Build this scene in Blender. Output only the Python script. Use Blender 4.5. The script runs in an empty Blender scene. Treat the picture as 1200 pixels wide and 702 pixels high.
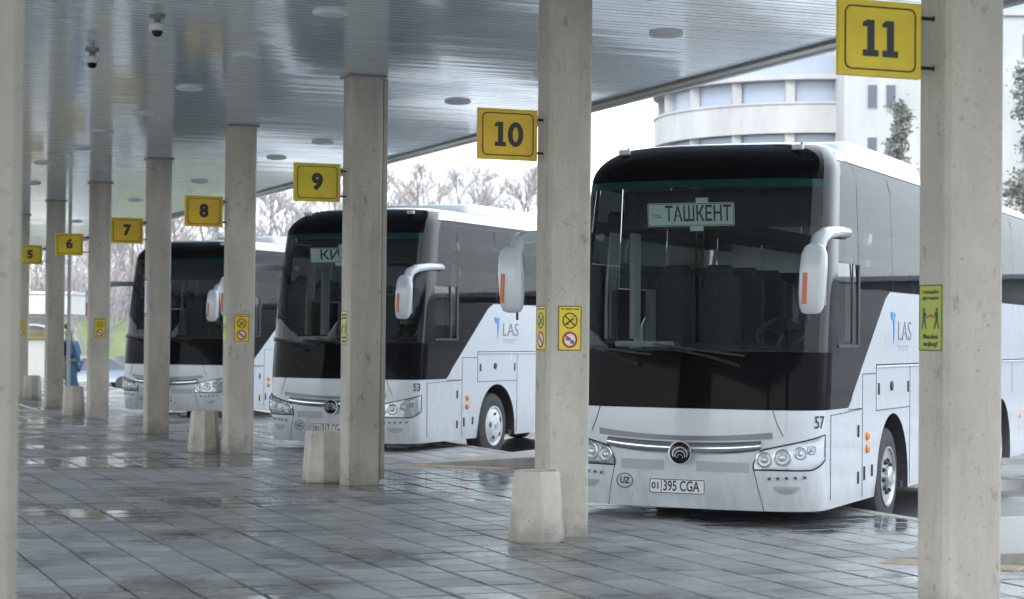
import bpy, bmesh, math, random
from math import sin, cos, pi, radians, sqrt, copysign, hypot, atan2
from mathutils import Vector, Matrix
R = random.Random(11)
scn = bpy.context.scene
COL = scn.collection

# ------------------------------------------------------------------ camera
FPX = 2300.0                      # focal length in pixels of the 1200 px wide photograph
HC = 1.737
cd = bpy.data.cameras.new("camera")
cam = bpy.data.objects.new("camera", cd); COL.objects.link(cam); scn.camera = cam
cd.sensor_width = 36.0; cd.lens = FPX / 1200 * 36.0
cd.clip_start = 0.1; cd.clip_end = 6000
PITCH = math.atan(41.5 / FPX); ROLL = 0.0096
fw = Vector((0, cos(PITCH), sin(PITCH)))
up = Vector((-sin(ROLL), 0, cos(ROLL)))
rt = fw.cross(up).normalized(); up = rt.cross(fw)
cam.matrix_world = Matrix(((rt.x, up.x, -fw.x, 0), (rt.y, up.y, -fw.y, 0), (rt.z, up.z, -fw.z, HC), (0, 0, 0, 1)))
cd.dof.use_dof = True; cd.dof.focus_distance = 18.0; cd.dof.aperture_fstop = 3.2

def gp(x, y, z=0.0):
    """ground point seen at photo pixel (x, y) on the level z"""
    hy = 392.5 + ROLL * (x - 600)
    Y = (z - HC) * FPX / (hy - y)
    return Vector(((x - 600) / FPX * Y, Y, z))

# ------------------------------------------------------------------ world, sun, exposure
w = bpy.data.worlds.new("World"); scn.world = w; w.use_nodes = True
nt = w.node_tree; nt.nodes.clear()
SUN_EL, SUN_ROT = radians(40), radians(205)
sky = nt.nodes.new("ShaderNodeTexSky"); sky.sky_type = 'NISHITA'; sky.sun_disc = False
sky.sun_elevation = SUN_EL; sky.sun_rotation = SUN_ROT; sky.air_density = 1.0; sky.dust_density = 2.0; sky.ozone_density = 1.0
hs = nt.nodes.new("ShaderNodeHueSaturation"); hs.inputs['Saturation'].default_value = 0.45
bg = nt.nodes.new("ShaderNodeBackground"); bg.inputs['Strength'].default_value = 0.12
wo = nt.nodes.new("ShaderNodeOutputWorld")
mx = nt.nodes.new("ShaderNodeMix"); mx.data_type = 'RGBA'; mx.inputs[0].default_value = 0.62      # an even cloud layer veils the clear sky
mx.inputs[7].default_value = (7.6, 8.4, 9.2, 1)
nt.links.new(sky.outputs[0], hs.inputs['Color']); nt.links.new(hs.outputs[0], mx.inputs[6]); nt.links.new(mx.outputs[2], bg.inputs[0]); nt.links.new(bg.outputs[0], wo.inputs[0])
sl = bpy.data.lights.new("sun", 'SUN'); sl.energy = 0.8; sl.angle = radians(30); sl.color = (1, .97, .93)
so = bpy.data.objects.new("sun", sl); COL.objects.link(so)
sd = Vector((sin(SUN_ROT) * cos(SUN_EL), cos(SUN_ROT) * cos(SUN_EL), sin(SUN_EL)))
so.rotation_euler = sd.to_track_quat('Z', 'Y').to_euler()
vs = scn.view_settings; vs.view_transform = 'Standard'; vs.look = 'None'; vs.exposure = 1.75; vs.gamma = 1.0
scn.cycles.max_bounces = 8; scn.cycles.transparent_max_bounces = 24; scn.cycles.use_denoising = True

# ------------------------------------------------------------------ materials
def mat(name, col=(.5, .5, .5), rough=.5, metal=0.0, spec=.5, coat=0.0, noise=0.0, nscale=3.0, bump=0.0, bscale=60.0, rvar=0.0, emit=0.0, rand=0.0, stretch=(1, 1, 1)):
    m = bpy.data.materials.new(name); m.use_nodes = True
    t = m.node_tree; b = t.nodes['Principled BSDF']; L = t.links.new
    b.inputs['Base Color'].default_value = (*col, 1); b.inputs['Roughness'].default_value = rough
    b.inputs['Metallic'].default_value = metal; b.inputs['Specular IOR Level'].default_value = spec
    b.inputs['Coat Weight'].default_value = coat; b.inputs['Coat Roughness'].default_value = .05
    tc = t.nodes.new("ShaderNodeTexCoord"); mp = t.nodes.new("ShaderNodeMapping"); mp.inputs['Scale'].default_value = stretch
    L(tc.outputs['Object'], mp.inputs[0])
    if noise or rvar:
        n = t.nodes.new("ShaderNodeTexNoise"); n.inputs['Scale'].default_value = nscale; n.inputs['Detail'].default_value = 6; n.inputs['Roughness'].default_value = .62
        L(mp.outputs[0], n.inputs['Vector'])
        if noise:
            r = t.nodes.new("ShaderNodeMapRange"); r.inputs[1].default_value = .3; r.inputs[2].default_value = .7
            r.inputs[3].default_value = 1 - noise; r.inputs[4].default_value = 1 + noise
            L(n.outputs[0], r.inputs[0])
            x = t.nodes.new("ShaderNodeVectorMath"); x.operation = 'SCALE'; x.inputs[0].default_value = col
            L(r.outputs[0], x.inputs['Scale']); L(x.outputs[0], b.inputs['Base Color'])
        if rvar:
            r2 = t.nodes.new("ShaderNodeMapRange"); r2.inputs[1].default_value = .3; r2.inputs[2].default_value = .7
            r2.inputs[3].default_value = max(.02, rough - rvar); r2.inputs[4].default_value = rough + rvar
            L(n.outputs[0], r2.inputs[0]); L(r2.outputs[0], b.inputs['Roughness'])
    if bump:
        n2 = t.nodes.new("ShaderNodeTexNoise"); n2.inputs['Scale'].default_value = bscale; n2.inputs['Detail'].default_value = 4
        L(mp.outputs[0], n2.inputs['Vector'])
        bp = t.nodes.new("ShaderNodeBump"); bp.inputs['Strength'].default_value = bump; bp.inputs['Distance'].default_value = .01
        L(n2.outputs[0], bp.inputs['Height']); L(bp.outputs[0], b.inputs['Normal'])
    if emit:
        b.inputs['Emission Color'].default_value = (*col, 1); b.inputs['Emission Strength'].default_value = emit
    return m

def glass(name, tint, refl=1.0, rough=.01, ior=1.5):
    m = bpy.data.materials.new(name); m.use_nodes = True; t = m.node_tree; t.nodes.clear(); L = t.links.new
    o = t.nodes.new("ShaderNodeOutputMaterial"); tr = t.nodes.new("ShaderNodeBsdfTransparent"); tr.inputs[0].default_value = (*tint, 1)
    g = t.nodes.new("ShaderNodeBsdfGlossy"); g.inputs['Color'].default_value = (refl, refl, refl, 1); g.inputs['Roughness'].default_value = rough
    f = t.nodes.new("ShaderNodeFresnel"); f.inputs['IOR'].default_value = ior
    mx = t.nodes.new("ShaderNodeMixShader"); L(f.outputs[0], mx.inputs[0]); L(tr.outputs[0], mx.inputs[1]); L(g.outputs[0], mx.inputs[2]); L(mx.outputs[0], o.inputs[0])
    return m

def wet_mat(name, dry, wet, lo, hi, scale, random_island=True, bump=.25, dry_rough=.5, far_wet=False):
    """paving: dry, damp and puddled areas from world-space noise"""
    m = bpy.data.materials.new(name); m.use_nodes = True; t = m.node_tree; b = t.nodes['Principled BSDF']; L = t.links.new
    g = t.nodes.new("ShaderNodeNewGeometry")
    n = t.nodes.new("ShaderNodeTexNoise"); n.inputs['Scale'].default_value = scale; n.inputs['Detail'].default_value = 5; n.inputs['Roughness'].default_value = .55
    L(g.outputs['Position'], n.inputs['Vector'])
    wetn = t.nodes.new("ShaderNodeMapRange"); wetn.interpolation_type = 'SMOOTHSTEP'
    wetn.inputs[1].default_value = lo; wetn.inputs[2].default_value = hi; L(n.outputs[0], wetn.inputs[0])
    if far_wet:                                                      # the farther half of the platform is the wetter one
        sx = t.nodes.new("ShaderNodeSeparateXYZ"); L(g.outputs['Position'], sx.inputs[0])
        fr_ = t.nodes.new("ShaderNodeMapRange"); fr_.interpolation_type = 'SMOOTHSTEP'; fr_.inputs[1].default_value = 20; fr_.inputs[2].default_value = 48; fr_.inputs[3].default_value = -.02; fr_.inputs[4].default_value = .09
        L(sx.outputs['Y'], fr_.inputs[0]); aw = t.nodes.new("ShaderNodeMath"); aw.operation = 'ADD'; L(n.outputs[0], aw.inputs[0]); L(fr_.outputs[0], aw.inputs[1]); last = aw
        for (px_, py_, rx, k_) in ((722, 578, 2.0, .22), (565, 562, 2.2, .20), (480, 556, 1.5, .14), (950, 612, 1.5, .15), (235, 540, 2.6, .14), (140, 540, 2.0, .14), (290, 588, 1.3, .15), (420, 522, 2.0, .12)):
            q_ = gp(px_, py_); dn = t.nodes.new("ShaderNodeVectorMath"); dn.operation = 'DISTANCE'; L(g.outputs['Position'], dn.inputs[0]); dn.inputs[1].default_value = q_
            mr_ = t.nodes.new("ShaderNodeMapRange"); mr_.interpolation_type = 'SMOOTHSTEP'; mr_.inputs[1].default_value = 0; mr_.inputs[2].default_value = rx; mr_.inputs[3].default_value = k_; mr_.inputs[4].default_value = 0; L(dn.outputs['Value'], mr_.inputs[0])
            a2_ = t.nodes.new("ShaderNodeMath"); a2_.operation = 'ADD'; L(last.outputs[0], a2_.inputs[0]); L(mr_.outputs[0], a2_.inputs[1]); last = a2_
        L(last.outputs[0], wetn.inputs[0])
    n2 = t.nodes.new("ShaderNodeTexNoise"); n2.inputs['Scale'].default_value = 2.6; n2.inputs['Detail'].default_value = 7; n2.inputs['Roughness'].default_value = .7
    L(g.outputs['Position'], n2.inputs['Vector'])
    n3 = t.nodes.new("ShaderNodeTexNoise"); n3.inputs['Scale'].default_value = 90; n3.inputs['Detail'].default_value = 3
    L(g.outputs['Position'], n3.inputs['Vector'])
    cm = t.nodes.new("ShaderNodeMix"); cm.data_type = 'RGBA'; cm.inputs[6].default_value = (*dry, 1); cm.inputs[7].default_value = (*wet, 1)
    L(wetn.outputs[0], cm.inputs[0])
    var = t.nodes.new("ShaderNodeMapRange"); var.inputs[1].default_value = .3; var.inputs[2].default_value = .7; var.inputs[3].default_value = .72; var.inputs[4].default_value = 1.25
    L(n2.outputs[0], var.inputs[0])
    sc = t.nodes.new("ShaderNodeVectorMath"); sc.operation = 'SCALE'; L(cm.outputs[2], sc.inputs[0]); L(var.outputs[0], sc.inputs['Scale'])
    if far_wet:                                                      # dark damp stains, broad and irregular
        n4 = t.nodes.new("ShaderNodeTexNoise"); n4.inputs['Scale'].default_value = .9; n4.inputs['Detail'].default_value = 8; n4.inputs['Roughness'].default_value = .68
        L(g.outputs['Position'], n4.inputs['Vector'])
        st_ = t.nodes.new("ShaderNodeMapRange"); st_.interpolation_type = 'SMOOTHSTEP'; st_.inputs[1].default_value = .46; st_.inputs[2].default_value = .66; st_.inputs[3].default_value = 1.0; st_.inputs[4].default_value = .46
        L(n4.outputs[0], st_.inputs[0])
        s4 = t.nodes.new("ShaderNodeVectorMath"); s4.operation = 'SCALE'; L(sc.outputs[0], s4.inputs[0]); L(st_.outputs[0], s4.inputs['Scale']); sc = s4
    if random_island:
        oi = t.nodes.new("ShaderNodeObjectInfo")
        ad = t.nodes.new("ShaderNodeMath"); ad.operation = 'ADD'; L(g.outputs['Random Per Island'], ad.inputs[0]); L(oi.outputs['Random'], ad.inputs[1])
        fr = t.nodes.new("ShaderNodeMath"); fr.operation = 'FRACT'; L(ad.outputs[0], fr.inputs[0])
        rr = t.nodes.new("ShaderNodeMapRange"); rr.inputs[3].default_value = .86; rr.inputs[4].default_value = 1.10; L(fr.outputs[0], rr.inputs[0])
        s2 = t.nodes.new("ShaderNodeVectorMath"); s2.operation = 'SCALE'; L(sc.outputs[0], s2.inputs[0]); L(rr.outputs[0], s2.inputs['Scale'])
        L(s2.outputs[0], b.inputs['Base Color'])
    else:
        L(sc.outputs[0], b.inputs['Base Color'])
    # damp sheen everywhere, mirror in the puddles
    rg = t.nodes.new("ShaderNodeMapRange"); rg.inputs[3].default_value = dry_rough; rg.inputs[4].default_value = .10; L(wetn.outputs[0], rg.inputs[0])
    r3 = t.nodes.new("ShaderNodeMath"); r3.operation = 'MULTIPLY_ADD'; L(n2.outputs[0], r3.inputs[0]); r3.inputs[1].default_value = .25
    sb = t.nodes.new("ShaderNodeMath"); sb.operation = 'SUBTRACT'; L(rg.outputs[0], sb.inputs[0]); sb.inputs[1].default_value = .125
    L(sb.outputs[0], r3.inputs[2]); r3.use_clamp = True
    mxr = t.nodes.new("ShaderNodeMath"); mxr.operation = 'MAXIMUM'; L(r3.outputs[0], mxr.inputs[0]); mxr.inputs[1].default_value = .05
    L(mxr.outputs[0], b.inputs['Roughness'])
    inv = t.nodes.new("ShaderNodeMath"); inv.operation = 'SUBTRACT'; inv.inputs[0].default_value = 1.0; L(wetn.outputs[0], inv.inputs[1])
    ms = t.nodes.new("ShaderNodeMath"); ms.operation = 'MULTIPLY'; L(inv.outputs[0], ms.inputs[0]); ms.inputs[1].default_value = bump
    bp = t.nodes.new("ShaderNodeBump"); bp.inputs['Distance'].default_value = .006; L(ms.outputs[0], bp.inputs['Strength'])
    mh = t.nodes.new("ShaderNodeMath"); mh.operation = 'ADD'; L(n3.outputs[0], mh.inputs[0]); L(n2.outputs[0], mh.inputs[1]); L(mh.outputs[0], bp.inputs['Height'])
    L(bp.outputs[0], b.inputs['Normal'])
    return m

M = {}
M['slab'] = wet_mat('wet_grey_paving', (.46, .46, .455), (.175, .178, .18), .47, .62, .30, far_wet=True, dry_rough=.40)
M['slab_edge'] = wet_mat('wet_slab_edge', (.335, .335, .335), (.12, .123, .127), .47, .62, .30, far_wet=True)
M['mortar'] = mat('dark_joint', (.12, .12, .115), .5)
M['asphalt'] = wet_mat('wet_asphalt', (.10, .10, .102), (.045, .046, .05), .42, .58, .16, random_island=False, bump=.4, dry_rough=.45)
M['kerb'] = mat('kerb_concrete', (.34, .32, .285), .45, noise=.3, nscale=2.5, bump=.3, rvar=.12)
M['tactile'] = mat('beige_tactile', (.46, .39, .28), .5, noise=.25, nscale=4, bump=.2)
def concrete(name, col, spots=.36, foot=True):
    m = mat(name, col, .75, bump=.35, bscale=45); t = m.node_tree; L = t.links.new; b = t.nodes['Principled BSDF']
    tc = t.nodes.new("ShaderNodeTexCoord"); oi = t.nodes.new("ShaderNodeObjectInfo"); va = t.nodes.new("ShaderNodeVectorMath"); va.operation = 'ADD'; L(tc.outputs['Object'], va.inputs[0])
    sl_ = t.nodes.new("ShaderNodeVectorMath"); sl_.operation = 'SCALE'; sl_.inputs['Scale'].default_value = 37.0
    cx = t.nodes.new("ShaderNodeCombineXYZ"); L(oi.outputs['Random'], cx.inputs[0]); L(oi.outputs['Random'], cx.inputs[2]); L(cx.outputs[0], sl_.inputs[0]); L(sl_.outputs[0], va.inputs[1])
    def nz(scale, det, lo, hi, o0, o1, st=(1, 1, 1)):
        mp = t.nodes.new("ShaderNodeMapping"); mp.inputs['Scale'].default_value = st; L(va.outputs[0], mp.inputs[0])
        n = t.nodes.new("ShaderNodeTexNoise"); n.inputs['Scale'].default_value = scale; n.inputs['Detail'].default_value = det; n.inputs['Roughness'].default_value = .65; L(mp.outputs[0], n.inputs['Vector'])
        r = t.nodes.new("ShaderNodeMapRange"); r.inputs[1].default_value = lo; r.inputs[2].default_value = hi; r.inputs[3].default_value = o0; r.inputs[4].default_value = o1; L(n.outputs[0], r.inputs[0]); return r
    parts = [nz(2.0, 7, .3, .7, .80, 1.14, (1, 1, .5)), nz(9, 6, .60, .70, 1.0, 1 - spots, (1, 1, .7)), nz(34, 3, .63, .70, 1.0, .62), nz(3.2, 5, .55, .75, 1.0, .74, (1.6, 1.6, .12))]
    if foot:
        sx = t.nodes.new("ShaderNodeSeparateXYZ"); L(tc.outputs['Object'], sx.inputs[0]); zn = nz(4, 5, .3, .7, -.15, .25); ad = t.nodes.new("ShaderNodeMath"); ad.operation = 'ADD'; L(sx.outputs['Z'], ad.inputs[0]); L(zn.outputs[0], ad.inputs[1])
        fr = t.nodes.new("ShaderNodeMapRange"); fr.inputs[1].default_value = 0; fr.inputs[2].default_value = .35; fr.inputs[3].default_value = .62; fr.inputs[4].default_value = 1; L(ad.outputs[0], fr.inputs[0]); parts.append(fr)
    cur = parts[0]
    for p in parts[1:]:
        q = t.nodes.new("ShaderNodeMath"); q.operation = 'MULTIPLY'; L(cur.outputs[0], q.inputs[0]); L(p.outputs[0], q.inputs[1]); cur = q
    x = t.nodes.new("ShaderNodeVectorMath"); x.operation = 'SCALE'; x.inputs[0].default_value = col; L(cur.outputs[0], x.inputs['Scale']); L(x.outputs[0], b.inputs['Base Color'])
    return m
M['concrete'] = concrete('column_concrete', (.55, .505, .425))
M['shaded'] = concrete('shaded_concrete', (.34, .315, .26), .4)  # column concrete darkened in its colour for the shade on the near column
M['bin_concrete'] = concrete('cast_concrete', (.57, .53, .455), .22)
M['slat'] = mat('ceiling_slat', (.68, .78, .84), .14, spec=.8, coat=.45)
M['trim'] = mat('canopy_trim', (.27, .27, .23), .45, noise=.1)
M['fascia'] = mat('canopy_fascia', (.7, .7, .68), .5)
M['roofing'] = mat('canopy_roofing', (.3, .3, .3), .7)
M['yellow'] = mat('sign_yellow', (.80, .50, .02), .45, noise=.14, nscale=3)
M['lemon'] = mat('sign_lemon', (.78, .58, .02), .45, noise=.14, nscale=3)
M['yellow_green'] = mat('sticker_yellow_green', (.42, .46, .03), .4)
M['ink'] = mat('sign_black', (.018, .018, .022), .45)
M['red'] = mat('sign_red', (.45, .03, .03), .45)
M['whitepaper'] = mat('print_white', (.75, .75, .75), .5)
M['black_metal'] = mat('black_metal', (.015, .015, .016), .4)
M['paint'] = mat('bus_white_paint', (.74, .765, .79), .28, coat=.6)
def bus_paint():
    m = mat('bus_white_paint_grimy', (.76, .785, .81), .26, coat=.5); t = m.node_tree; L = t.links.new; b = t.nodes['Principled BSDF']
    tc = t.nodes.new("ShaderNodeTexCoord"); sx = t.nodes.new("ShaderNodeSeparateXYZ"); L(tc.outputs['Object'], sx.inputs[0])
    mp = t.nodes.new("ShaderNodeMapping"); mp.inputs['Scale'].default_value = (3, 3, .6); L(tc.outputs['Object'], mp.inputs[0])
    n = t.nodes.new("ShaderNodeTexNoise"); n.inputs['Scale'].default_value = 2.2; n.inputs['Detail'].default_value = 8; n.inputs['Roughness'].default_value = .7; L(mp.outputs[0], n.inputs['Vector'])
    h = t.nodes.new("ShaderNodeMapRange"); h.inputs[1].default_value = .30; h.inputs[2].default_value = 1.05; h.inputs[3].default_value = .55; h.inputs[4].default_value = 0.06; L(sx.outputs['Z'], h.inputs[0])
    p = t.nodes.new("ShaderNodeMapRange"); p.inputs[1].default_value = .35; p.inputs[2].default_value = .72; L(n.outputs[0], p.inputs[0])
    k = t.nodes.new("ShaderNodeMath"); k.operation = 'MULTIPLY'; L(h.outputs[0], k.inputs[0]); L(p.outputs[0], k.inputs[1])
    x = t.nodes.new("ShaderNodeMix"); x.data_type = 'RGBA'; x.inputs[6].default_value = (.62, .655, .685, 1); x.inputs[7].default_value = (.30, .28, .25, 1); L(k.outputs[0], x.inputs[0]); L(x.outputs[2], b.inputs['Base Color'])
    r = t.nodes.new("ShaderNodeMath"); r.operation = 'MULTIPLY_ADD'; L(k.outputs[0], r.inputs[0]); r.inputs[1].default_value = .8; r.inputs[2].default_value = .24; L(r.outputs[0], b.inputs['Roughness'])
    return m
M['paint'] = bus_paint()
M['seam'] = mat('panel_gap', (.03, .03, .032), .6)
M['blackgloss'] = mat('bus_black_gloss', (.006, .006, .008), .09, spec=.35)
M['mask'] = mat('mask_black', (.004, .004, .005), .06, spec=.05)
M['rubber'] = mat('tyre_rubber', (.035, .035, .037), .7, noise=.35, nscale=9, bump=.3)
M['plastic'] = mat('black_plastic', (.02, .02, .021), .5)
M['chrome'] = mat('chrome', (.62, .64, .67), .17, metal=1.0, rvar=.05)
M['rim'] = mat('wheel_steel', (.55, .56, .58), .32, metal=.7, noise=.15, nscale=8)
M['trimwhite'] = mat('wheel_cover_white', (.66, .67, .68), .35, noise=.1, nscale=6)
M['orange'] = mat('amber_lens', (.75, .24, .02), .25)
M['mirrorred'] = mat('mirror_reflector', (.62, .12, .025), .3)
M['reflector'] = mat('lamp_reflector', (.80, .82, .84), .22, metal=.55)
M['lampglass'] = glass('lamp_lens', (.93, .95, .97), 1.0)
M['windshield'] = glass('windshield_glass', (.80, .90, .88), .9, ior=1.33)
M['greenband'] = mat('windshield_green_band', (.004, .042, .036), .12, spec=.2)
M['sideglass'] = glass('side_glass', (.42, .44, .46), .55, ior=1.42)
M['clearglass'] = glass('driver_glass', (.75, .78, .78), 1.0)
M['seat'] = mat('seat_cloth', (.04, .042, .052), .85, noise=.3, nscale=30)
M['interior'] = mat('interior_grey', (.22, .22, .22), .7)
M['interior_dark'] = mat('interior_dark', (.05, .05, .053), .7)
M['shade'] = mat('sun_blind', (.035, .034, .042), .8, stretch=(40, 1, 1), noise=.3, nscale=2)
M['boardpale'] = mat('destination_board', (.66, .73, .70), .5)
M['curtain'] = mat('curtain_cloth', (.34, .34, .33), .9)
M['blue'] = mat('logo_blue', (.06, .30, .68), .4)
M['grey_print'] = mat('logo_grey', (.16, .17, .20), .45)
M['lightgrey_print'] = mat('logo_light_grey', (.45, .47, .5), .5)
M['grille'] = mat('grille_grey', (.40, .42, .43), .4)
M['grille_dark'] = mat('grille_dark', (.17, .175, .18), .3, metal=.4)
M['whitecase'] = mat('camera_white', (.72, .73, .74), .4)
M['lampwhite'] = mat('opal_diffuser', (.78, .80, .80), .45)
M['garage'] = mat('garage_render', (.35, .355, .36), .8, noise=.16, nscale=.5, stretch=(1, 1, .4))
M['garage_slab'] = mat('garage_slab', (.32, .34, .38), .8)  # distance haze put into the colour, paler and bluer
M['garage_core'] = mat('garage_core', (.27, .31, .38), .8)  # lightened and blued in place of haze over the garage openings
M['depot'] = mat('depot_render', (.19, .20, .21), .85, noise=.2, nscale=.3)
M['glazing'] = mat('garage_glazing', (.24, .29, .37), .25, spec=.6)
M['darkglass'] = mat('window_dark', (.06, .07, .09), .15)
M['bark'] = mat('bark', (.16, .135, .12), .9, noise=.3, nscale=4)
M['twig'] = mat('twigs', (.35, .335, .34), .9)
M['twig_red'] = mat('twigs_red', (.32, .285, .28), .9)
M['leaf_dull'] = mat('dull_leaf', (.12, .135, .115), .85)
M['grass'] = mat('winter_grass', (.11, .135, .06), .9, noise=.3, nscale=.6)
M['car_blue'] = mat('car_silver_blue', (.33, .38, .46), .25, metal=.3, coat=.5)
M['car_white'] = mat('car_white', (.72, .73, .74), .3, coat=.5)
M['kiosk'] = mat('kiosk_white', (.66, .66, .62), .6, noise=.06)
M['kiosk_band'] = mat('kiosk_ochre', (.50, .36, .12), .6)
M['jacket'] = mat('blue_jacket', (.07, .17, .34), .8, noise=.2, nscale=14)
M['jeans'] = mat('blue_jeans', (.09, .17, .30), .85, noise=.2, nscale=14)
M['darkcloth'] = mat('dark_cloth', (.02, .02, .03), .85)
M['skin'] = mat('skin', (.48, .30, .22), .6)
M['cap'] = mat('pale_cap', (.62, .58, .52), .8)
M['pole'] = mat('painted_pole', (.48, .50, .50), .5)

# ------------------------------------------------------------------ mesh helpers
class MB:
    def __init__(s): s.v = []; s.f = []
    def add(s, vs, fs, mtx=None):
        b = len(s.v)
        s.v += [tuple((mtx @ Vector(p)) if mtx else p) for p in vs]
        s.f += [tuple(i + b for i in f) for f in fs]; return s
    def box(s, c, d, mtx=None):
        x, y, z = c; a, b, h = d[0] / 2, d[1] / 2, d[2] / 2
        vs = [(x + i * a, y + j * b, z + k * h) for k in (-1, 1) for j in (-1, 1) for i in (-1, 1)]
        return s.add(vs, [(0, 2, 3, 1), (4, 5, 7, 6), (0, 1, 5, 4), (2, 6, 7, 3), (0, 4, 6, 2), (1, 3, 7, 5)], mtx)
    def prism(s, poly, z0, z1, mtx=None, top=None):
        """poly of (x, y) from z0 to z1; top: another poly for a taper"""
        n = len(poly); top = top or poly
        vs = [(p[0], p[1], z0) for p in poly] + [(p[0], p[1], z1) for p in top]
        fs = [tuple(range(n - 1, -1, -1)), tuple(range(n, 2 * n))] + [(i, (i + 1) % n, n + (i + 1) % n, n + i) for i in range(n)]
        return s.add(vs, fs, mtx)
    def lathe(s, prof, n=24, mtx=None, cap=True):
        """prof of (r, z) around Z"""
        vs = []; fs = []
        for r, z in prof:
            for i in range(n): vs.append((r * cos(2 * pi * i / n), r * sin(2 * pi * i / n), z))
        for k in range(len(prof) - 1):
            for i in range(n):
                j = (i + 1) % n; fs.append((k * n + i, k * n + j, (k + 1) * n + j, (k + 1) * n + i))
        if cap:
            if prof[0][0] > 1e-5: fs.append(tuple(range(n - 1, -1, -1)))
            if prof[-1][0] > 1e-5: fs.append(tuple(range((len(prof) - 1) * n, len(prof) * n)))
        return s.add(vs, fs, mtx)
    def tube(s, path, rad, n=8, cap=True, flat=1.0):
        path = [Vector(p) for p in path]; m = len(path)
        if not isinstance(rad, (list, tuple)): rad = [rad] * m
        vs = []; fs = []; ref = None
        for i, p in enumerate(path):
            d = (path[min(i + 1, m - 1)] - path[max(i - 1, 0)]).normalized()
            if ref is None: ref = Vector((0, 0, 1)) if abs(d.z) < .9 else Vector((1, 0, 0))
            a = d.cross(ref).normalized(); b = a.cross(d).normalized(); ref = b
            for k in range(n):
                q = p + a * (rad[i] * cos(2 * pi * k / n)) + b * (rad[i] * flat * sin(2 * pi * k / n)); vs.append(tuple(q))
        for i in range(m - 1):
            for k in range(n):
                j = (k + 1) % n; fs.append((i * n + k, i * n + j, (i + 1) * n + j, (i + 1) * n + k))
        if cap: fs.append(tuple(range(n - 1, -1, -1))); fs.append(tuple(range((m - 1) * n, m * n)))
        return s.add(vs, fs)
    def patch(s, fn, na, nb):
        vs = [tuple(fn(i / na, j / nb)) for j in range(nb + 1) for i in range(na + 1)]
        fs = [(j * (na + 1) + i, j * (na + 1) + i + 1, (j + 1) * (na + 1) + i + 1, (j + 1) * (na + 1) + i) for j in range(nb) for i in range(na)]
        return s.add(vs, fs)
    def build(s, name, m, parent=None, bevel=0.0, smooth=None, segs=2, thick=0.0):
        me = bpy.data.meshes.new(name)
        bm = bmesh.new(); vv = [bm.verts.new(p) for p in s.v]
        for f in s.f:
            try: bm.faces.new([vv[i] for i in f])
            except ValueError: pass
        bmesh.ops.remove_doubles(bm, verts=bm.verts, dist=1e-5)
        if thick:
            bmesh.ops.solidify(bm, geom=bm.faces[:], thickness=thick)
        if bevel:
            bmesh.ops.recalc_face_normals(bm, faces=bm.faces)
            es = [e for e in bm.edges if len(e.link_faces) == 2 and e.calc_face_angle(0) > .5]
            bmesh.ops.bevel(bm, geom=es, offset=bevel, segments=segs, affect='EDGES', profile=.5)
        bmesh.ops.recalc_face_normals(bm, faces=bm.faces)
        bm.to_mesh(me); bm.free()
        if smooth is not None:
            me.polygons.foreach_set('use_smooth', [True] * len(me.polygons)); me.set_sharp_from_angle(angle=radians(smooth))
        me.materials.append(m)
        o = bpy.data.objects.new(name, me); COL.objects.link(o)
        if parent: o.parent = parent
        return o

def raw_mesh(name, vs, fs, m, parent=None):
    me = bpy.data.meshes.new(name); me.from_pydata(vs, [], fs); me.materials.append(m)
    o = bpy.data.objects.new(name, me); COL.objects.link(o)
    if parent: o.parent = parent
    return o

def tag(o, label=None, cat=None, group=None, kind=None):
    if label: o['label'] = label
    if cat: o['category'] = cat
    if group: o['group'] = group
    if kind: o['kind'] = kind
    return o

def thing(name, label, cat, loc=(0, 0, 0), rz=0.0, group=None):
    o = bpy.data.objects.new(name, None); COL.objects.link(o); o.location = loc; o.rotation_euler = (0, 0, rz)
    o.empty_display_size = .2
    return tag(o, label, cat, group)

def copy_tree(o, parent=None):
    c = o.copy(); COL.objects.link(c)
    if parent: c.parent = parent
    for ch in list(o.children): copy_tree(ch, c)
    return c

def frame(o, x, y):
    """matrix with origin o, x axis, y axis and their normal"""
    x = Vector(x).normalized(); y = Vector(y).normalized(); z = x.cross(y).normalized(); y = z.cross(x)
    return Matrix(((x.x, y.x, z.x, o[0]), (x.y, y.y, z.y, o[1]), (x.z, y.z, z.z, o[2]), (0, 0, 0, 1)))

def text(name, body, size, mtx, m, parent, bold=0.0, width=None, extrude=.001, align='CENTER'):
    cu = bpy.data.curves.new(name, 'FONT'); cu.body = body; cu.size = size; cu.align_x = align; cu.align_y = 'CENTER'
    cu.offset = bold; cu.extrude = extrude; cu.resolution_u = 4
    t = bpy.data.objects.new("tmp", cu); COL.objects.link(t)
    dg = bpy.context.evaluated_depsgraph_get(); me = bpy.data.meshes.new_from_object(t.evaluated_get(dg))
    bpy.data.objects.remove(t)
    xs = [v.co.x for v in me.vertices]
    sx = (width / (max(xs) - min(xs))) if width else 1.0
    me.transform(mtx @ Matrix.Diagonal((sx, 1, 1, 1)))
    me.materials.clear(); me.materials.append(m); me.name = name
    o = bpy.data.objects.new(name, me); COL.objects.link(o); o.parent = parent
    return o

def ring2d(outer, inner, mtx, mb, th=.002):
    n = len(outer)
    vs = [(p[0], p[1], 0) for p in outer] + [(p[0], p[1], 0) for p in inner] + [(p[0], p[1], th) for p in outer] + [(p[0], p[1], th) for p in inner]
    fs = []
    for i in range(n):
        j = (i + 1) % n
        fs += [(2 * n + i, 2 * n + j, 3 * n + j, 3 * n + i), (i, j, 2 * n + j, 2 * n + i), (n + i, 3 * n + i, 3 * n + j, n + j)]
    mb.add(vs, fs, mtx); return mb

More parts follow.
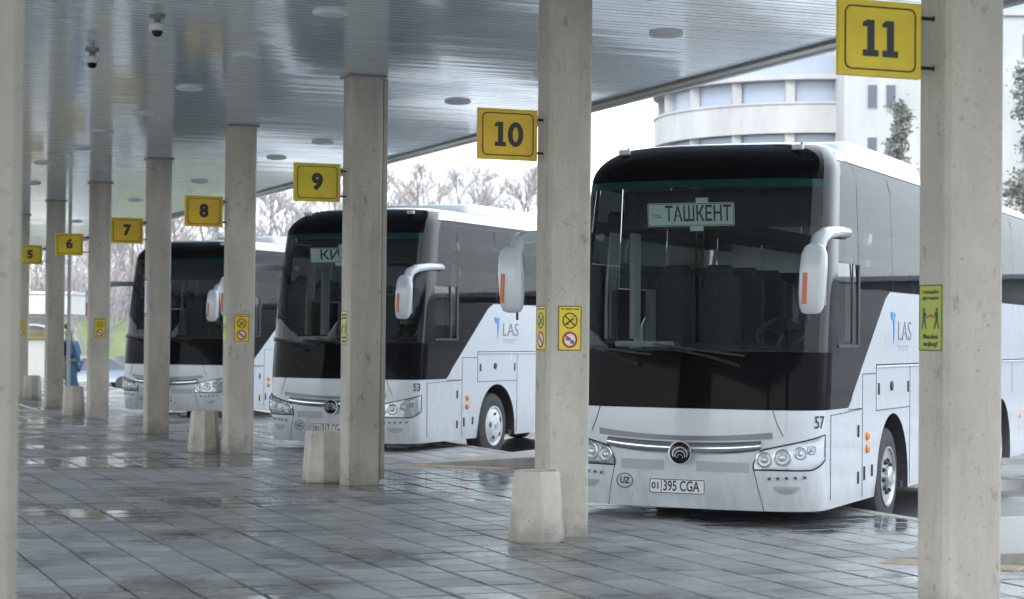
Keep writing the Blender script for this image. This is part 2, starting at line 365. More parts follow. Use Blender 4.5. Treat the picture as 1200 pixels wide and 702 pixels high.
def rrect(wd, h, r, n=6):
    pts = []
    for cx, cy, a0 in ((wd / 2 - r, h / 2 - r, 0), (-wd / 2 + r, h / 2 - r, 90), (-wd / 2 + r, -h / 2 + r, 180), (wd / 2 - r, -h / 2 + r, 270)):
        for i in range(n + 1):
            a = radians(a0 + 90 * i / n); pts.append((cx + r * cos(a), cy + r * sin(a)))
    return pts

def circ(r, n=28, cx=0, cy=0, ry=None): return [(cx + r * cos(2 * pi * i / n), cy + (ry or r) * sin(2 * pi * i / n)) for i in range(n)]

# ------------------------------------------------------------------ layout frame: the row of columns
ROWA = math.atan(900 / FPX)
RV = Vector((-sin(ROWA), cos(ROWA), 0)); PV = Vector((cos(ROWA), sin(ROWA), 0))     # along the row (away), across it (to the buses)
C11 = Vector((2.63, 11.51, 0)); BAY = 6.0; CEIL = 4.72
def rp(s, p, z=0.0): return C11 + RV * s + PV * p + Vector((0, 0, z))
def to_sp(v): d = Vector((v[0], v[1], 0)) - C11; return d.dot(RV), d.dot(PV)
ROWZ = ROWA                                                          # object rotation: local x = PV, local y = RV
def bay_col(n): return rp((11 - n) * BAY, 0)
ROAD = -.24; P_EDGE = 3.95; P_LEFT = -13.5; CAN_R = 3.47; CAN_L = -13.0; CAN_0 = -10.5
YAW = radians(24.5)
BU = Vector((cos(YAW), -sin(YAW), 0)); BV = Vector((sin(YAW), cos(YAW), 0))         # bus: to image right, rearwards

# ------------------------------------------------------------------ terrain
def sst(a, b, x):
    t = max(0, min(1, (x - a) / (b - a))); return t * t * (3 - 2 * t)
def terr(x, y):
    z = ROAD - .66 * sst(58, 88, y) * (1 - sst(-12, 0, x))
    z += 3.5 * sst(96, 112, y) * (1 - sst(4, 16, x))
    return z
xs = sorted(set([-700, -350, -150] + [-90 + 4 * i for i in range(46)] + [150, 350, 700]))
ys = sorted(set([-300, -100, -30] + [0 + 4 * i for i in range(46)] + [230, 350, 700]))
vs_ = [(x, y, terr(x, y)) for y in ys for x in xs]; nx = len(xs)
fs_ = [(j * nx + i, j * nx + i + 1, (j + 1) * nx + i + 1, (j + 1) * nx + i) for j in range(len(ys) - 1) for i in range(nx - 1)]
g = raw_mesh('ground', vs_, fs_, M['asphalt']); tag(g, 'wet grey asphalt around the bus bays', kind='structure')
# grass slope laid over the bank behind the yard
gx = [-90 + 2.5 * i for i in range(42)]; gy = [97 + 1.5 * i for i in range(26)]
vs_ = [(x, y, terr(x, y) + .03) for y in gy for x in gx]; nx = len(gx)
fs_ = [(j * nx + i, j * nx + i + 1, (j + 1) * nx + i + 1, (j + 1) * nx + i) for j in range(len(gy) - 1) for i in range(nx - 1)]
tag(raw_mesh('grass_bank', vs_, fs_, M['grass']), 'green grass bank rising behind the bus yard', kind='structure')

# ------------------------------------------------------------------ platform with paving slabs
S0, S1 = -11.0, 64.0
pf = MB(); pf.prism([tuple(rp(S0, P_LEFT)[:2]), tuple(rp(S0, P_EDGE)[:2]), tuple(rp(S1, P_EDGE)[:2]), tuple(rp(S1, P_LEFT)[:2])], ROAD - .1, -.022)
plat = pf.build('platform', M['mortar']); tag(plat, 'paved boarding platform under the canopy', kind='structure')
kb = MB()
def kerb_piece(s):
    k = MB(); k.prism([tuple(rp(s + .006, P_EDGE - .15)[:2]), tuple(rp(s + .006, P_EDGE + .02)[:2]), tuple(rp(s + .994, P_EDGE + .02)[:2]), tuple(rp(s + .994, P_EDGE - .15)[:2])], ROAD - .05, .004)
    return k
for i in range(int(S1 - S0)):
    o = kerb_piece(S0 + i).build('kerb_stone', M['kerb'], plat, bevel=.012, segs=1)
SL = .4
def slab_mesh():
    """a slab: top, a worn dirty margin, a chamfer and a skirt; the last four top quads are the margin"""
    h = SL / 2 - .006; c = h - .008; e = c - .010
    sq = lambda q, z: [(-q, -q, z), (q, -q, z), (q, q, z), (-q, q, z)]
    vs = sq(h, -.03) + sq(h, -.006) + sq(c, -.0015) + sq(e, 0)
    fs = [(12, 13, 14, 15)] + [(k * 4 + i, k * 4 + (i + 1) % 4, k * 4 + 4 + (i + 1) % 4, k * 4 + 4 + i) for k in (0, 1, 2) for i in range(4)]
    return vs, fs
SVS, SFS = slab_mesh()
sme = bpy.data.meshes.new('paving_slab'); sme.from_pydata(SVS, [], SFS); sme.materials.append(M['slab']); sme.materials.append(M['slab_edge'])
for q in range(1, 13): sme.polygons[q].material_index = 1
cells = []
np_ = int((P_EDGE - .16 - P_LEFT) / SL)
for i in range(int((S1 - S0) / SL)):
    for j in range(np_):
        s = S0 + SL * (i + .5); p = P_EDGE - .16 - SL * (j + .5)
        c = rp(s, p); cells.append((c, i, j))
def vis_key(c):
    if c.y < 10: return 1e9
    x = 600 + c.x / c.y * FPX; hy = 392.5 + ROLL * (x - 600); y = hy + HC * FPX / c.y
    if x < 25 or x > 1215 or y > 712: return 1e9
    for n in (11, 10):                                               # behind the near columns
        k = bay_col(n); kx = 600 + k.x / k.y * FPX
        if c.y > k.y and abs(x - kx) < (45 if n == 11 else 25): return 1e9
    return c.y
order = sorted(cells, key=lambda q: vis_key(q[0]))
near, rest = order[:300], order[300:]
for c, i, j in near:
    o = bpy.data.objects.new('paving_slab', sme); COL.objects.link(o); o.parent = plat
    o.location = (c.x, c.y, R.uniform(-.003, .003)); o.rotation_euler = (R.uniform(-.006, .006), R.uniform(-.006, .006), ROWZ)
vs_ = []; fs_ = []
for c, i, j in rest:
    m4 = Matrix.Translation((c.x, c.y, R.uniform(-.003, .003))) @ Matrix.Rotation(ROWZ, 4, 'Z') @ Matrix.Rotation(R.uniform(-.005, .005), 4, 'X') @ Matrix.Rotation(R.uniform(-.005, .005), 4, 'Y')
    b = len(vs_); vs_ += [tuple(m4 @ Vector(v)) for v in SVS]; fs_ += [tuple(q + b for q in f) for f in SFS]
sp_o = tag(raw_mesh('slab_paving', vs_, fs_, M['slab'], plat), kind='stuff'); sp_o.data.materials.append(M['slab_edge'])
sp_o.data.polygons.foreach_set('material_index', ([0] + [1] * 12) * len(rest))

# raised wedge kerbs beside the bays, with a beige tactile strip
def wedge(cx, cy, label):
    o = thing('boarding_ramp', label, 'ramp', (cx, cy, 0), -YAW, 'raised boarding ramps beside the bays')
    u0, u1, u2, v0, v1 = 1.17, 2.85, 6.2, -2.42, 1.55
    m = MB(); vs = []
    for v in (v0, v1):
        for u, h in ((u0, .003), (u1, .15), (u2, .15)): vs += [(u, v, h), (u, v, ROAD - .02)]
    fs = [(0, 2, 8, 6), (2, 4, 10, 8), (0, 1, 3, 2), (2, 3, 5, 4), (6, 8, 9, 7), (8, 10, 11, 9), (4, 5, 11, 10), (0, 6, 7, 1)]
    m.add(vs, fs); m.build('ramp_body', M['kerb'], o, bevel=.008, segs=1)
    for k in range(9):                                               # tactile tiles with raised bars along the top
        u = u1 + .02 + .36 * k
        t = MB(); t.box((u + .17, v1 - 1.1, .156), (.34, .34, .02))
        for q in range(5): t.box((u + .05 + .06 * q, v1 - 1.1, .168), (.03, .30, .008))
        t.build('tactile_tile', M['tactile'], o)
    for k in range(4):                                               # and at its foot, level with the paving
        u = u0 + .05 + .36 * k
        t = MB(); t.box((u + .17, v0 - .25, .004), (.34, .34, .014))
        for q in range(5): t.box((u + .17, v0 - .37 + .06 * q, .012), (.30, .03, .008))
        t.build('tactile_tile', M['tactile'], o)
    return o

# ------------------------------------------------------------------ canopy
can = MB()
can.prism([tuple(rp(CAN_0, CAN_L)[:2]), tuple(rp(CAN_0, CAN_R)[:2]), tuple(rp(S1, CAN_R)[:2]), tuple(rp(S1, CAN_L)[:2])], CEIL + .06, CEIL + .42)
canopy = can.build('canopy', M['roofing']); tag(canopy, 'long flat canopy with a glossy slatted ceiling over the platform', 'canopy')
vs_ = []; fs_ = []; SP = .15
n = int((S1 - CAN_0) / SP)
for i in range(n):
    s = CAN_0 + i * SP; t = R.uniform(-.0006, .0006); dz = R.uniform(-.0006, .0006)
    prof = [(0, .03), (.004, .002), (.008, 0), (SP - .016, t), (SP - .012, .002 + t), (SP - .010, .03)]
    segs = [CAN_L + .02 + (CAN_R - CAN_L - .04) * q / 4 for q in range(5)]
    b = len(vs_)
    wob = [R.uniform(-.0012, .0012) for q in segs]; wt = [R.uniform(-.0005, .0005) for q in segs]
    for q, p in enumerate(segs):
        for k, (a, h) in enumerate(prof): vs_.append(tuple(rp(s + a, p, CEIL + h + dz + wob[q] + (wt[q] if k >= 3 else 0))))
    k = len(prof)
    for q in range(len(segs) - 1):
        for a in range(k - 1): fs_.append((b + q * k + a, b + q * k + a + 1, b + (q + 1) * k + a + 1, b + (q + 1) * k + a))
sl_o = raw_mesh('ceiling_slat', vs_, fs_, M['slat'], canopy); tag(sl_o, kind='stuff')
def strip(s0, s1, p0, p1, z0, z1):
    m = MB(); m.prism([tuple(rp(s0, p0)[:2]), tuple(rp(s0, p1)[:2]), tuple(rp(s1, p1)[:2]), tuple(rp(s1, p0)[:2])], z0, z1); return m
strip(CAN_0, S1, CAN_R, CAN_R + .16, CEIL - .035, CEIL + .30).build('gutter', M['trim'], canopy, bevel=.01)
strip(CAN_0, S1, CAN_R + .16, CAN_R + .22, CEIL - .06, CEIL + .46).build('fascia', M['fascia'], canopy, bevel=.006)
strip(CAN_0, S1, CAN_L - .16, CAN_L, CEIL - .035, CEIL + .30).build('gutter', M['trim'], canopy)

# ------------------------------------------------------------------ columns
def cham(a, b, c): return [(-a + c, -b), (a - c, -b), (a, -b + c), (a, b - c), (a - c, b), (-a + c, b), (-a, b - c), (-a, -b + c)]
CW, CD = .40, .31
def column(pos, label, extra=None):
    o = thing('concrete_column', label, 'column', pos, ROWZ, 'concrete columns of the canopy')
    m = MB(); z0 = -.02
    m.prism(cham(CW / 2, CD / 2, .03), z0, CEIL + .03)
    m.build('shaft', M['concrete'], o)
    c = MB(); t = .03
    for sx, sy, dx, dy in ((0, -1, CW + 2 * t, t), (0, 1, CW + 2 * t, t)):
        c.box((0, sy * (CD / 2 + t / 2), CEIL - .012), (dx, dy, .03))
    for sx in (-1, 1): c.box((sx * (CW / 2 + t / 2), 0, CEIL - .012), (t, CD, .03))
    c.build('ceiling_trim', M['trim'], o)
    return o
def sticker_base(name, wd, h, mtx, parent, m, lab):
    b = MB(); b.prism(rrect(wd, h, .004, 2), 0, .004, mtx); o = b.build(name, m, parent); o['label'] = lab
    r = MB(); ring2d(rrect(wd, h, .004, 2), rrect(wd - .014, h - .014, .003, 2), mtx @ Matrix.Translation((0, 0, .004)), r, .001); r.build('border', M['ink'], o)
    return o
def no_smoking(col, z, side=False):
    if side: mtx = frame((-CW / 2 - .001, .0, z), (0, -1, 0), (0, 0, 1))
    else: mtx = frame((0.0, -CD / 2 - .001, z), (1, 0, 0), (0, 0, 1))
    st = sticker_base('no_smoking_sticker', .215, .385, mtx, col, M['lemon'], 'yellow sticker with a no smoking circle above a round red sign')
    T = lambda x, y, h=.0045: mtx @ Matrix.Translation((x, y, h))
    b = MB(); ring2d(circ(.07), circ(.06), T(0, .065), b); b.box((0, 0, .001), (.125, .011, .002), T(0, .065) @ Matrix.Rotation(radians(-42), 4, 'Z'))
    b.build('prohibition_ring', M['ink'], st)
    c = MB(); c.box((0, 0, .0006), (.085, .014, .001), T(.0, .06) @ Matrix.Rotation(radians(35), 4, 'Z')); c.box((.03, .04, .0006), (.02, .006, .001), T(0, .06)); c.box((-.03, -.025, .0006), (.035, .012, .001), T(0, .06))
    c.build('cigarette', M['ink'], st)
    r = MB(); r.prism(circ(.072), 0, .001, T(0, -.1)); r.build('red_disc', M['red'], st)
    wq = MB(); wq.prism(circ(.052), 0, .0008, T(0, -.1, .0056)); wd_ = wq.build('white_disc', M['whitepaper'], st)
    wq = MB(); wq.prism([(-.042, .006), (-.026, .026), (.002, .022), (.008, .004), (-.008, -.008), (-.03, -.006)], 0, .0006, T(0, -.1, .0066)); wq.prism([(.006, -.012), (.03, .0), (.042, -.014), (.03, -.032), (.004, -.034)], 0, .0006, T(0, -.1, .0066)); wq.build('pictogram', M['grey_print'], st)
    wq = MB(); wq.box((0, 0, .0004), (.115, .014, .0008), T(0, -.1, .0074) @ Matrix.Rotation(radians(-42), 4, 'Z')); wq.build('red_slash', M['red'], st)
    k = MB()
    for x0, x1 in ((-.085, -.055), (-.045, .02), (.03, .085)): k.box(((x0 + x1) / 2, .165, .0006), (x1 - x0, .010, .001), T(0, 0))
    k.build('small_print', M['ink'], st)
def distancing(col, z, words=True):
    mtx = frame((-CW / 2 - .001, .0, z), (0, -1, 0), (0, 0, 1))
    st = sticker_base('distancing_sticker', .235, .385, mtx, col, M['yellow_green'], 'yellow green sticker with two walking figures and printed words')
    T = lambda x, y, h=.005: mtx @ Matrix.Translation((x, y, h))
    for sx in (-1, 1):
        b = MB(); F = T(.065 * sx, -.005) @ Matrix.Scale(sx, 4, (1, 0, 0))
        b.prism(circ(.011, 12, .002, .052), 0, .001, F)
        b.prism([(-.014, .04), (.012, .04), (.014, -.005), (-.012, -.005)], 0, .001, F)
        b.prism([(-.004, -.006), (.012, -.006), (.026, -.06), (.017, -.06)], 0, .001, F)
        b.prism([(-.012, -.006), (.002, -.006), (-.018, -.06), (-.028, -.06)], 0, .001, F)
        b.prism([(-.016, .036), (-.009, .036), (-.03, .0), (-.036, .004)], 0, .001, F)
        b.build('walking_figure', M['ink'], st)
    a = MB(); a.prism([(-.022, 0), (-.008, .014), (-.008, .005), (.008, .005), (.008, .014), (.022, 0), (.008, -.014), (.008, -.005), (-.008, -.005), (-.008, -.014)], 0, .001, T(0, .012)); a.build('arrow', M['red'], st)
    if words:
        text('lettering', 'Соблюдайте', .03, T(0, .15), M['ink'], st, width=.17)
        text('lettering', 'дистанцию', .03, T(0, .115), M['ink'], st, width=.17)
        text('lettering', 'Masofani', .04, T(0, -.11), M['ink'], st, bold=.0008, width=.15)
        text('lettering', 'saqlang!', .04, T(0, -.152), M['ink'], st, bold=.0008, width=.15)

col_info = {11: 'grey concrete column carrying yellow sign 11, nearest on the right', 10: 'concrete column carrying yellow sign 10, between the two nearest buses',
            9: 'concrete column carrying sign 9, standing before the middle bus', 8: 'concrete column carrying sign 8, before the farthest bus',
            7: 'concrete column carrying sign 7, cutting across the farthest bus front', 6: 'concrete column carrying sign 6, left of the farthest bus',
            5: 'concrete column carrying sign 5, by the thin pole', 4: 'far concrete column half hidden behind the blurred near column, left of sign 5'}
cols = {n: column(bay_col(n), l) for n, l in col_info.items()}
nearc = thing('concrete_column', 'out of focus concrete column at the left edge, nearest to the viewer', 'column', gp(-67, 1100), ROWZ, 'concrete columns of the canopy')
m = MB(); m.prism(cham(.2, .155, .03), -.02, CEIL + .03); m.build('shaft', M['shaded'], nearc)
no_smoking(cols[10], 1.80); no_smoking(cols[10], 1.80, True); no_smoking(cols[8], 1.80); no_smoking(cols[6], 1.80); no_smoking(cols[4], 1.80)
distancing(cols[11], 1.86); distancing(cols[9], 1.80); distancing(cols[8], 1.80, False)
# conduit on column 9, notices on column 7
b = MB(); b.box((CW / 2 + .045, -.06, CEIL / 2 + .01), (.055, .06, CEIL - .08)); b.build('conduit', M['concrete'], cols[9], bevel=.006)
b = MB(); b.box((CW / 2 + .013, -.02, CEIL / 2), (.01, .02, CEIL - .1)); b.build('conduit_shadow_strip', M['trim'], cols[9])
mt = frame((-CW / 2 - .001, 0, 2.32), (0, -1, 0), (0, 0, 1))
st = sticker_base('paper_notice', .2, .75, mt, cols[7], M['whitepaper'], 'tall white notice with red bands on the column side')
b = MB(); b.box((0, .32, .005), (.18, .07, .002), mt); b.box((0, -.30, .005), (.18, .09, .002), mt); b.build('red_band', M['red'], st)
b = MB()
for q in range(9): b.box((R.uniform(-.02, .02), .24 - .055 * q, .005), (.13, .016, .002), mt)
b.build('small_print', M['lightgrey_print'], st)

# ------------------------------------------------------------------ numbered signs
def digit_one(mb, T, cx, h=.21):
    s = h / .21
    mb.prism([(cx + x * s, y * s) for x, y in ((-.028, .105), (.024, .105), (.024, -.068), (.052, -.068), (.052, -.105), (-.052, -.105), (-.052, -.068), (-.022, -.068), (-.022, .066), (-.054, .066), (-.054, .085))], 0, .002, T)
def bay_sign(n, label, gap=.06, h=.21):
    c = bay_col(n); W, H = .55, .44
    o = thing('bay_sign', label, 'sign', c + PV * (-CW / 2 - gap - W / 2) + Vector((0, 0, 3.465)), ROWZ + radians(R.uniform(-1, 1)), 'yellow bay number signs')
    b = MB(); b.box((0, 0, 0), (W, .035, H)); b.build('panel', M['yellow'] if n in (7, 8, 10) else M['lemon'], o, bevel=.004, segs=1)
    T = frame((0, -.0185, 0), (1, 0, 0), (0, 0, 1))
    r = MB(); ring2d(rrect(W - .075, H - .07, .045), rrect(W - .093, H - .088, .037), T, r); r.build('border', M['ink'], o)
    sg = MB(); t = str(n)
    if t == '11': digit_one(sg, T, -.065); digit_one(sg, T, .065); sg.build('numeral', M['ink'], o)
    elif t == '10':
        digit_one(sg, T, -.07); sg.build('numeral', M['ink'], o)
        z = MB(); ring2d(circ(.072, 32, .07, 0, .107), circ(.027, 32, .07, 0, .064), T, z); z.build('numeral', M['ink'], o)
    else: text('numeral', t, .245, T @ Matrix.Translation((0, 0, .001)), M['ink'], o, bold=.0135, width=.135)
    for z in (.14, -.15):
        k = MB(); k.tube([(W / 2 - .01, 0, z), (W / 2 + gap + .004, 0, z)], .011, 8); k.lathe([(.022, 0), (.022, .012), (.012, .02)], 10, frame((W / 2 + gap, 0, z), (0, 1, 0), (0, 0, 1)))
        k.build('bracket', M['black_metal'], o)
    return o
for n, l, gp_ in ((11, 'large yellow sign numbered 11 on the nearest right column', .09), (10, 'yellow sign numbered 10 left of the bus marked ТАШКЕНТ', .06),
             (9, 'yellow sign numbered 9 above the middle bus', .07), (8, 'yellow sign numbered 8 above the farthest bus roof', .06),
             (7, 'yellow sign numbered 7 left of the farthest bus', .07), (6, 'yellow sign numbered 6 hanging in front of the thin pole', .13), (5, 'small yellow sign numbered 5 at far left', .1)):
    bay_sign(n, l, gp_)

# ------------------------------------------------------------------ concrete litter bins
def litter_bin(pos, label):
    o = thing('litter_bin', label, 'bin', pos, radians(9), 'concrete bins at the column feet')
    m = MB(); A = circ(.24, 8); B = circ(.198, 8)
    sc = lambda P, k: [(x * k, y * k) for x, y in P]
    rows = [(sc(A, .95), 0), (A, .025), (sc(A, 1.0), .10), (sc(A, .975), .115), (B, .57), (sc(B, .94), .60), (sc(B, .72), .60), (sc(B, .70), .40)]
    vs = []; fs = []
    for P, z in rows: vs += [(x, y, z) for x, y in P]
    for k in range(len(rows) - 1): fs += [(k * 8 + i, k * 8 + (i + 1) % 8, (k + 1) * 8 + (i + 1) % 8, (k + 1) * 8 + i) for i in range(8)]
    fs += [tuple(range(7, -1, -1)), tuple(range((len(rows) - 1) * 8, len(rows) * 8))]
    m.add(vs, fs); m.build('bin_body', M['bin_concrete'], o, bevel=.003, segs=1)
    return o
for x, y, l in ((631, 634.2, 'pale eight sided concrete bin at the foot of column 10'), (378, 566, 'concrete bin at the foot of column 9 below the number plate'),
                (239, 530, 'concrete bin at the foot of column 8'), (85, 487, 'concrete bin left of column 6, in front of the walking person'), (37, 468, 'farthest concrete bin by the far left column')):
    q = gp(x, y); q.y += (.2 if x < 600 else 0)
    litter_bin(q, l)

# ------------------------------------------------------------------ ceiling fittings
def ceil_at(x, y): return gp(x, y, CEIL)
def ceiling_light(x, y, label):
    q = ceil_at(x, y)
    o = thing('ceiling_light', label, 'ceiling light', (q.x, q.y, CEIL), 0, 'round lights in the canopy ceiling')
    m = MB(); m.lathe([(.165, .01), (.168, -.012), (.16, -.026), (.15, -.028)], 32); m.build('rim', M['lampwhite'], o, smooth=40)
    d = MB(); d.lathe([(.149, -.02), (.13, -.034), (.08, -.042), (0, -.045)], 32); d.build('diffuser', M['lampwhite'], o, smooth=50)
for x, y, l in ((383, 13, 'round ceiling light at the top edge, left of column 9'), (778, 38, 'round ceiling light between the signs 10 and 11'), (534, 118, 'round ceiling light above and left of sign 10'),
                (287, 64, 'round ceiling light straight above sign 8'), (219, 102, 'round ceiling light between columns 7 and 8, nearest of the pair'), (640, 86, 'round ceiling light half hidden by column 10'),
                (165, 132, 'round ceiling light above column 7 head'), (117, 153, 'round ceiling light above column 6'), (91, 173, 'ceiling light beside the thin pole, well above sign 6'), (322, 184, 'round ceiling light between columns 8 and 9 near the canopy edge'),
                (376, 166, 'round ceiling light just above sign 9'), (232, 212, 'round ceiling light just above sign 8, far along'), (157, 234, 'round ceiling light above sign 7'), (48, 190, 'round ceiling light far left above sign 5'), (88, 259, 'small far ceiling light right of sign 6 pole'),
                (36, 214, 'small ceiling light beside the blurred left column')):
    ceiling_light(x, y, l)
def dome_cam(x, y, label):
    q = ceil_at(x, y)
    o = thing('dome_camera', label, 'security camera', (q.x, q.y, CEIL), 0, 'dome cameras on the ceiling')
    a = MB(); a.lathe([(.075, .005), (.075, -.03), (.03, -.045), (.03, -.075), (.05, -.08)], 20); a.build('mount', M['trim'], o, smooth=40)
    h = MB(); h.lathe([(.05, -.08), (.078, -.09), (.082, -.13), (.07, -.155), (0.055, -.156)], 24); h.build('housing', M['whitecase'], o, smooth=40)
    d = MB(); d.lathe([(.055, -.15), (.05, -.185), (.03, -.205), (0, -.212)], 20); d.build('dome', M['blackgloss'], o, smooth=60)
dome_cam(180, 16, 'white dome camera on the ceiling, nearer of two'); dome_cam(104, 56, 'white dome camera on the ceiling, farther and left')

# ------------------------------------------------------------------ buses
BN = 3.0; Z1, Z2 = 3.50, 3.91; ZS = .36; HWB = 1.275; V00 = .54
def hwid(z):
    if z <= 2.45: wd = HWB
    elif z <= Z1: wd = HWB - .04 * (z - 2.45) / (Z1 - 2.45)
    else:
        q = min(1, (z - Z1) / (Z2 - Z1)); wd = HWB - .04 - .42 * (1 - sqrt(max(0, 1 - q * q)))
    if z < .5: wd -= .05 * ((.5 - z) / .2) ** 2
    return wd
def rake(z):
    r = 0.0
    if z < .75: r += .05 * ((.75 - z) / .4) ** 2
    if z > 1.2: r += .34 * (min(z, Z1) - 1.2) ** 1.35 / 2.30 ** 1.35
    if z > Z1:
        q = min(1, (z - Z1) / (Z2 - Z1)); r += .16 * q + .75 * (1 - sqrt(max(0, 1 - q * q)))
    return r
# arclength table of the plan curve
_T = [i * .25 for i in range(361)]
def _pl(th): s, c = sin(radians(th)), cos(radians(th)); return HWB * abs(s) ** (2 / BN), V00 * (1 - abs(c) ** (2 / BN))
_A = [0.0]
for i in range(1, 361):
    a, b_ = _pl(_T[i - 1]), _pl(_T[i]); _A.append(_A[-1] + hypot(a[0] - b_[0], a[1] - b_[1]))
_A = [a / _A[-1] for a in _A]
def a2th(a):
    a = min(1, max(0, a)); lo, hi = 0, 360
    while hi - lo > 1:
        m_ = (lo + hi) // 2
        if _A[m_] <= a: lo = m_
        else: hi = m_
    return _T[lo] + .25 * (a - _A[lo]) / max(1e-9, _A[hi] - _A[lo])
def u2a(u):
    u = min(abs(u) / HWB, 1) ; th = math.degrees(math.asin(min(1, u ** (BN / 2)))); k = min(359, int(th / .25))
    return _A[k] + (_A[k + 1] - _A[k]) * (th / .25 - k)
def F0(a, z):
    th = radians(a2th(abs(a))); s, c = sin(th), cos(th)
    return Vector((copysign(max(0, s) ** (2 / BN), a) * hwid(z), rake(z) + V00 * (1 - max(0, c) ** (2 / BN)), z))
def FN(a, z):
    e = .004; aa = max(-.995, min(.995, a))
    da = F0(aa + e, z) - F0(aa - e, z); dz = F0(aa, z + e) - F0(aa, z - e)
    return da.cross(dz).normalized()                                 # points forward, out of the front
def F(a, z, off=0.0):
    p = F0(a, z); return p + FN(a, z) * off if off else p
def Fm(u, z, off=.004):
    a = copysign(u2a(u), u); p = F(a, z, off); nrm = FN(a, z); x = Vector((0, 0, 1)).cross(nrm)
    return frame(p, x, Vector((0, 0, 1)))
def fpatch(a0, a1, zb, zt, na, nb, off=0.0):
    """front patch; zb, zt constants or functions of the fraction across"""
    gb = zb if callable(zb) else (lambda t: zb); gt = zt if callable(zt) else (lambda t: zt)
    m = MB()
    def fn(i, j):
        z = gb(i) + (gt(i) - gb(i)) * j
        return F(a0 + (a1 - a0) * i, z, off(i, j) if callable(off) else off)
    return m.patch(fn, na, nb)
def SP_(sg, s, z, off=0.0): return Vector((sg * (hwid(z) + off), s, z))
def s_start(z): return rake(z) + V00
LEN = 11.9; WV = (3.03, 9.10); WR = .522; ARC = .69
SLASH = [(1.19, 1.30), (1.28, 1.345), (1.36, 1.43), (2.62, 2.36), (2.72, 2.43), (2.86, 2.465)]
def slash_z(s):
    if s <= SLASH[0][0]: return 1.30
    for (a, b_), (c, d) in zip(SLASH, SLASH[1:]):
        if s <= c: return b_ + (d - b_) * (s - a) / (c - a)
    return 2.465
def slash_s(z):
    for (a, b_), (c, d) in zip(SLASH, SLASH[1:]):
        if z <= d: return a + (c - a) * max(0, z - b_) / (d - b_)
    return SLASH[-1][0]
def arch(s):
    for c in WV:
        d = abs(s - c)
        if d < ARC: return .50 + sqrt(ARC ** 2 - d * d)
    return ZS
def poly_side(mb, pts, sg, off, mtx=None, th=.003):
    """flat polygon (s, z) lying on the side at u = sg*(HWB+off)"""
    n = len(pts); vs = [(sg * (HWB + off), s, z) for s, z in pts] + [(sg * (HWB + off + th), s, z) for s, z in pts]
    mb.add(vs, [tuple(range(n)), tuple(range(n, 2 * n))] + [(i, (i + 1) % n, n + (i + 1) % n, n + i) for i in range(n)])
    return mb

def make_wheel(parent, u, s, sg, cover):
    wh = bpy.data.objects.new('wheel', None); COL.objects.link(wh); wh.parent = parent
    X = frame((u, s, WR), (0, 1, 0), (0, 0, 1))                      # local z points to +u
    if sg < 0: X = frame((u, s, WR), (0, -1, 0), (0, 0, 1))
    t = MB(); t.lathe([(.30, -.28), (.46, -.285), (.512, -.26), (WR, -.22), (WR, -.17), (.513, -.165), (.513, -.155), (WR, -.15), (WR, -.07), (.515, -.035), (.50, -.018), (.44, -.004), (.36, .004), (.315, -.004), (.30, -.02)], 48, X, cap=False)
    t.build('tyre', M['rubber'], wh, smooth=35)
    r = MB()
    if cover:
        r.lathe([(.315, -.012), (.318, .012), (.30, .014), (.275, -.012), (.21, .035), (.10, .05), (0, .052)], 40, X); r.build('wheel_cover', M['trimwhite'], wh, smooth=40)
        for k in range(5):
            a = 2 * pi * k / 5 + .5; h = MB(); h.prism(circ(.045, 14, 0, 0, .024), 0, .012, X @ Matrix.Rotation(a, 4, 'Z') @ Matrix.Translation((.195, 0, .034)) @ Matrix.Rotation(pi / 2, 4, 'Z')); h.build('cover_slot', M['plastic'], wh)
        b = MB(); b.lathe([(.06, .05), (.055, .06), (0, .062)], 20, X); b.build('hub_cap', M['rim'], wh, smooth=40)
    else:
        r.lathe([(.315, -.012), (.318, .012), (.298, .012), (.285, -.02), (.27, -.055), (.235, -.06), (.19, -.045), (.115, -.035), (.105, .03), (.085, .045), (0, .048)], 40, X); r.build('rim', M['rim'], wh, smooth=40)
        for k in range(10):
            a = 2 * pi * k / 10 + .16; h = MB(); h.lathe([(.025, -.06), (.025, .0), (.014, .02)], 8, X @ Matrix.Translation((.168 * cos(a), .168 * sin(a), 0))); h.build('wheel_nut', M['plastic'], wh)
            a = 2 * pi * (k + .5) / 10; q = MB(); q.prism(circ(.025, 12), -.066, -.048, X @ Matrix.Translation((.232 * cos(a), .232 * sin(a), 0))); q.build('vent_hole', M['interior_dark'], wh)
    return wh

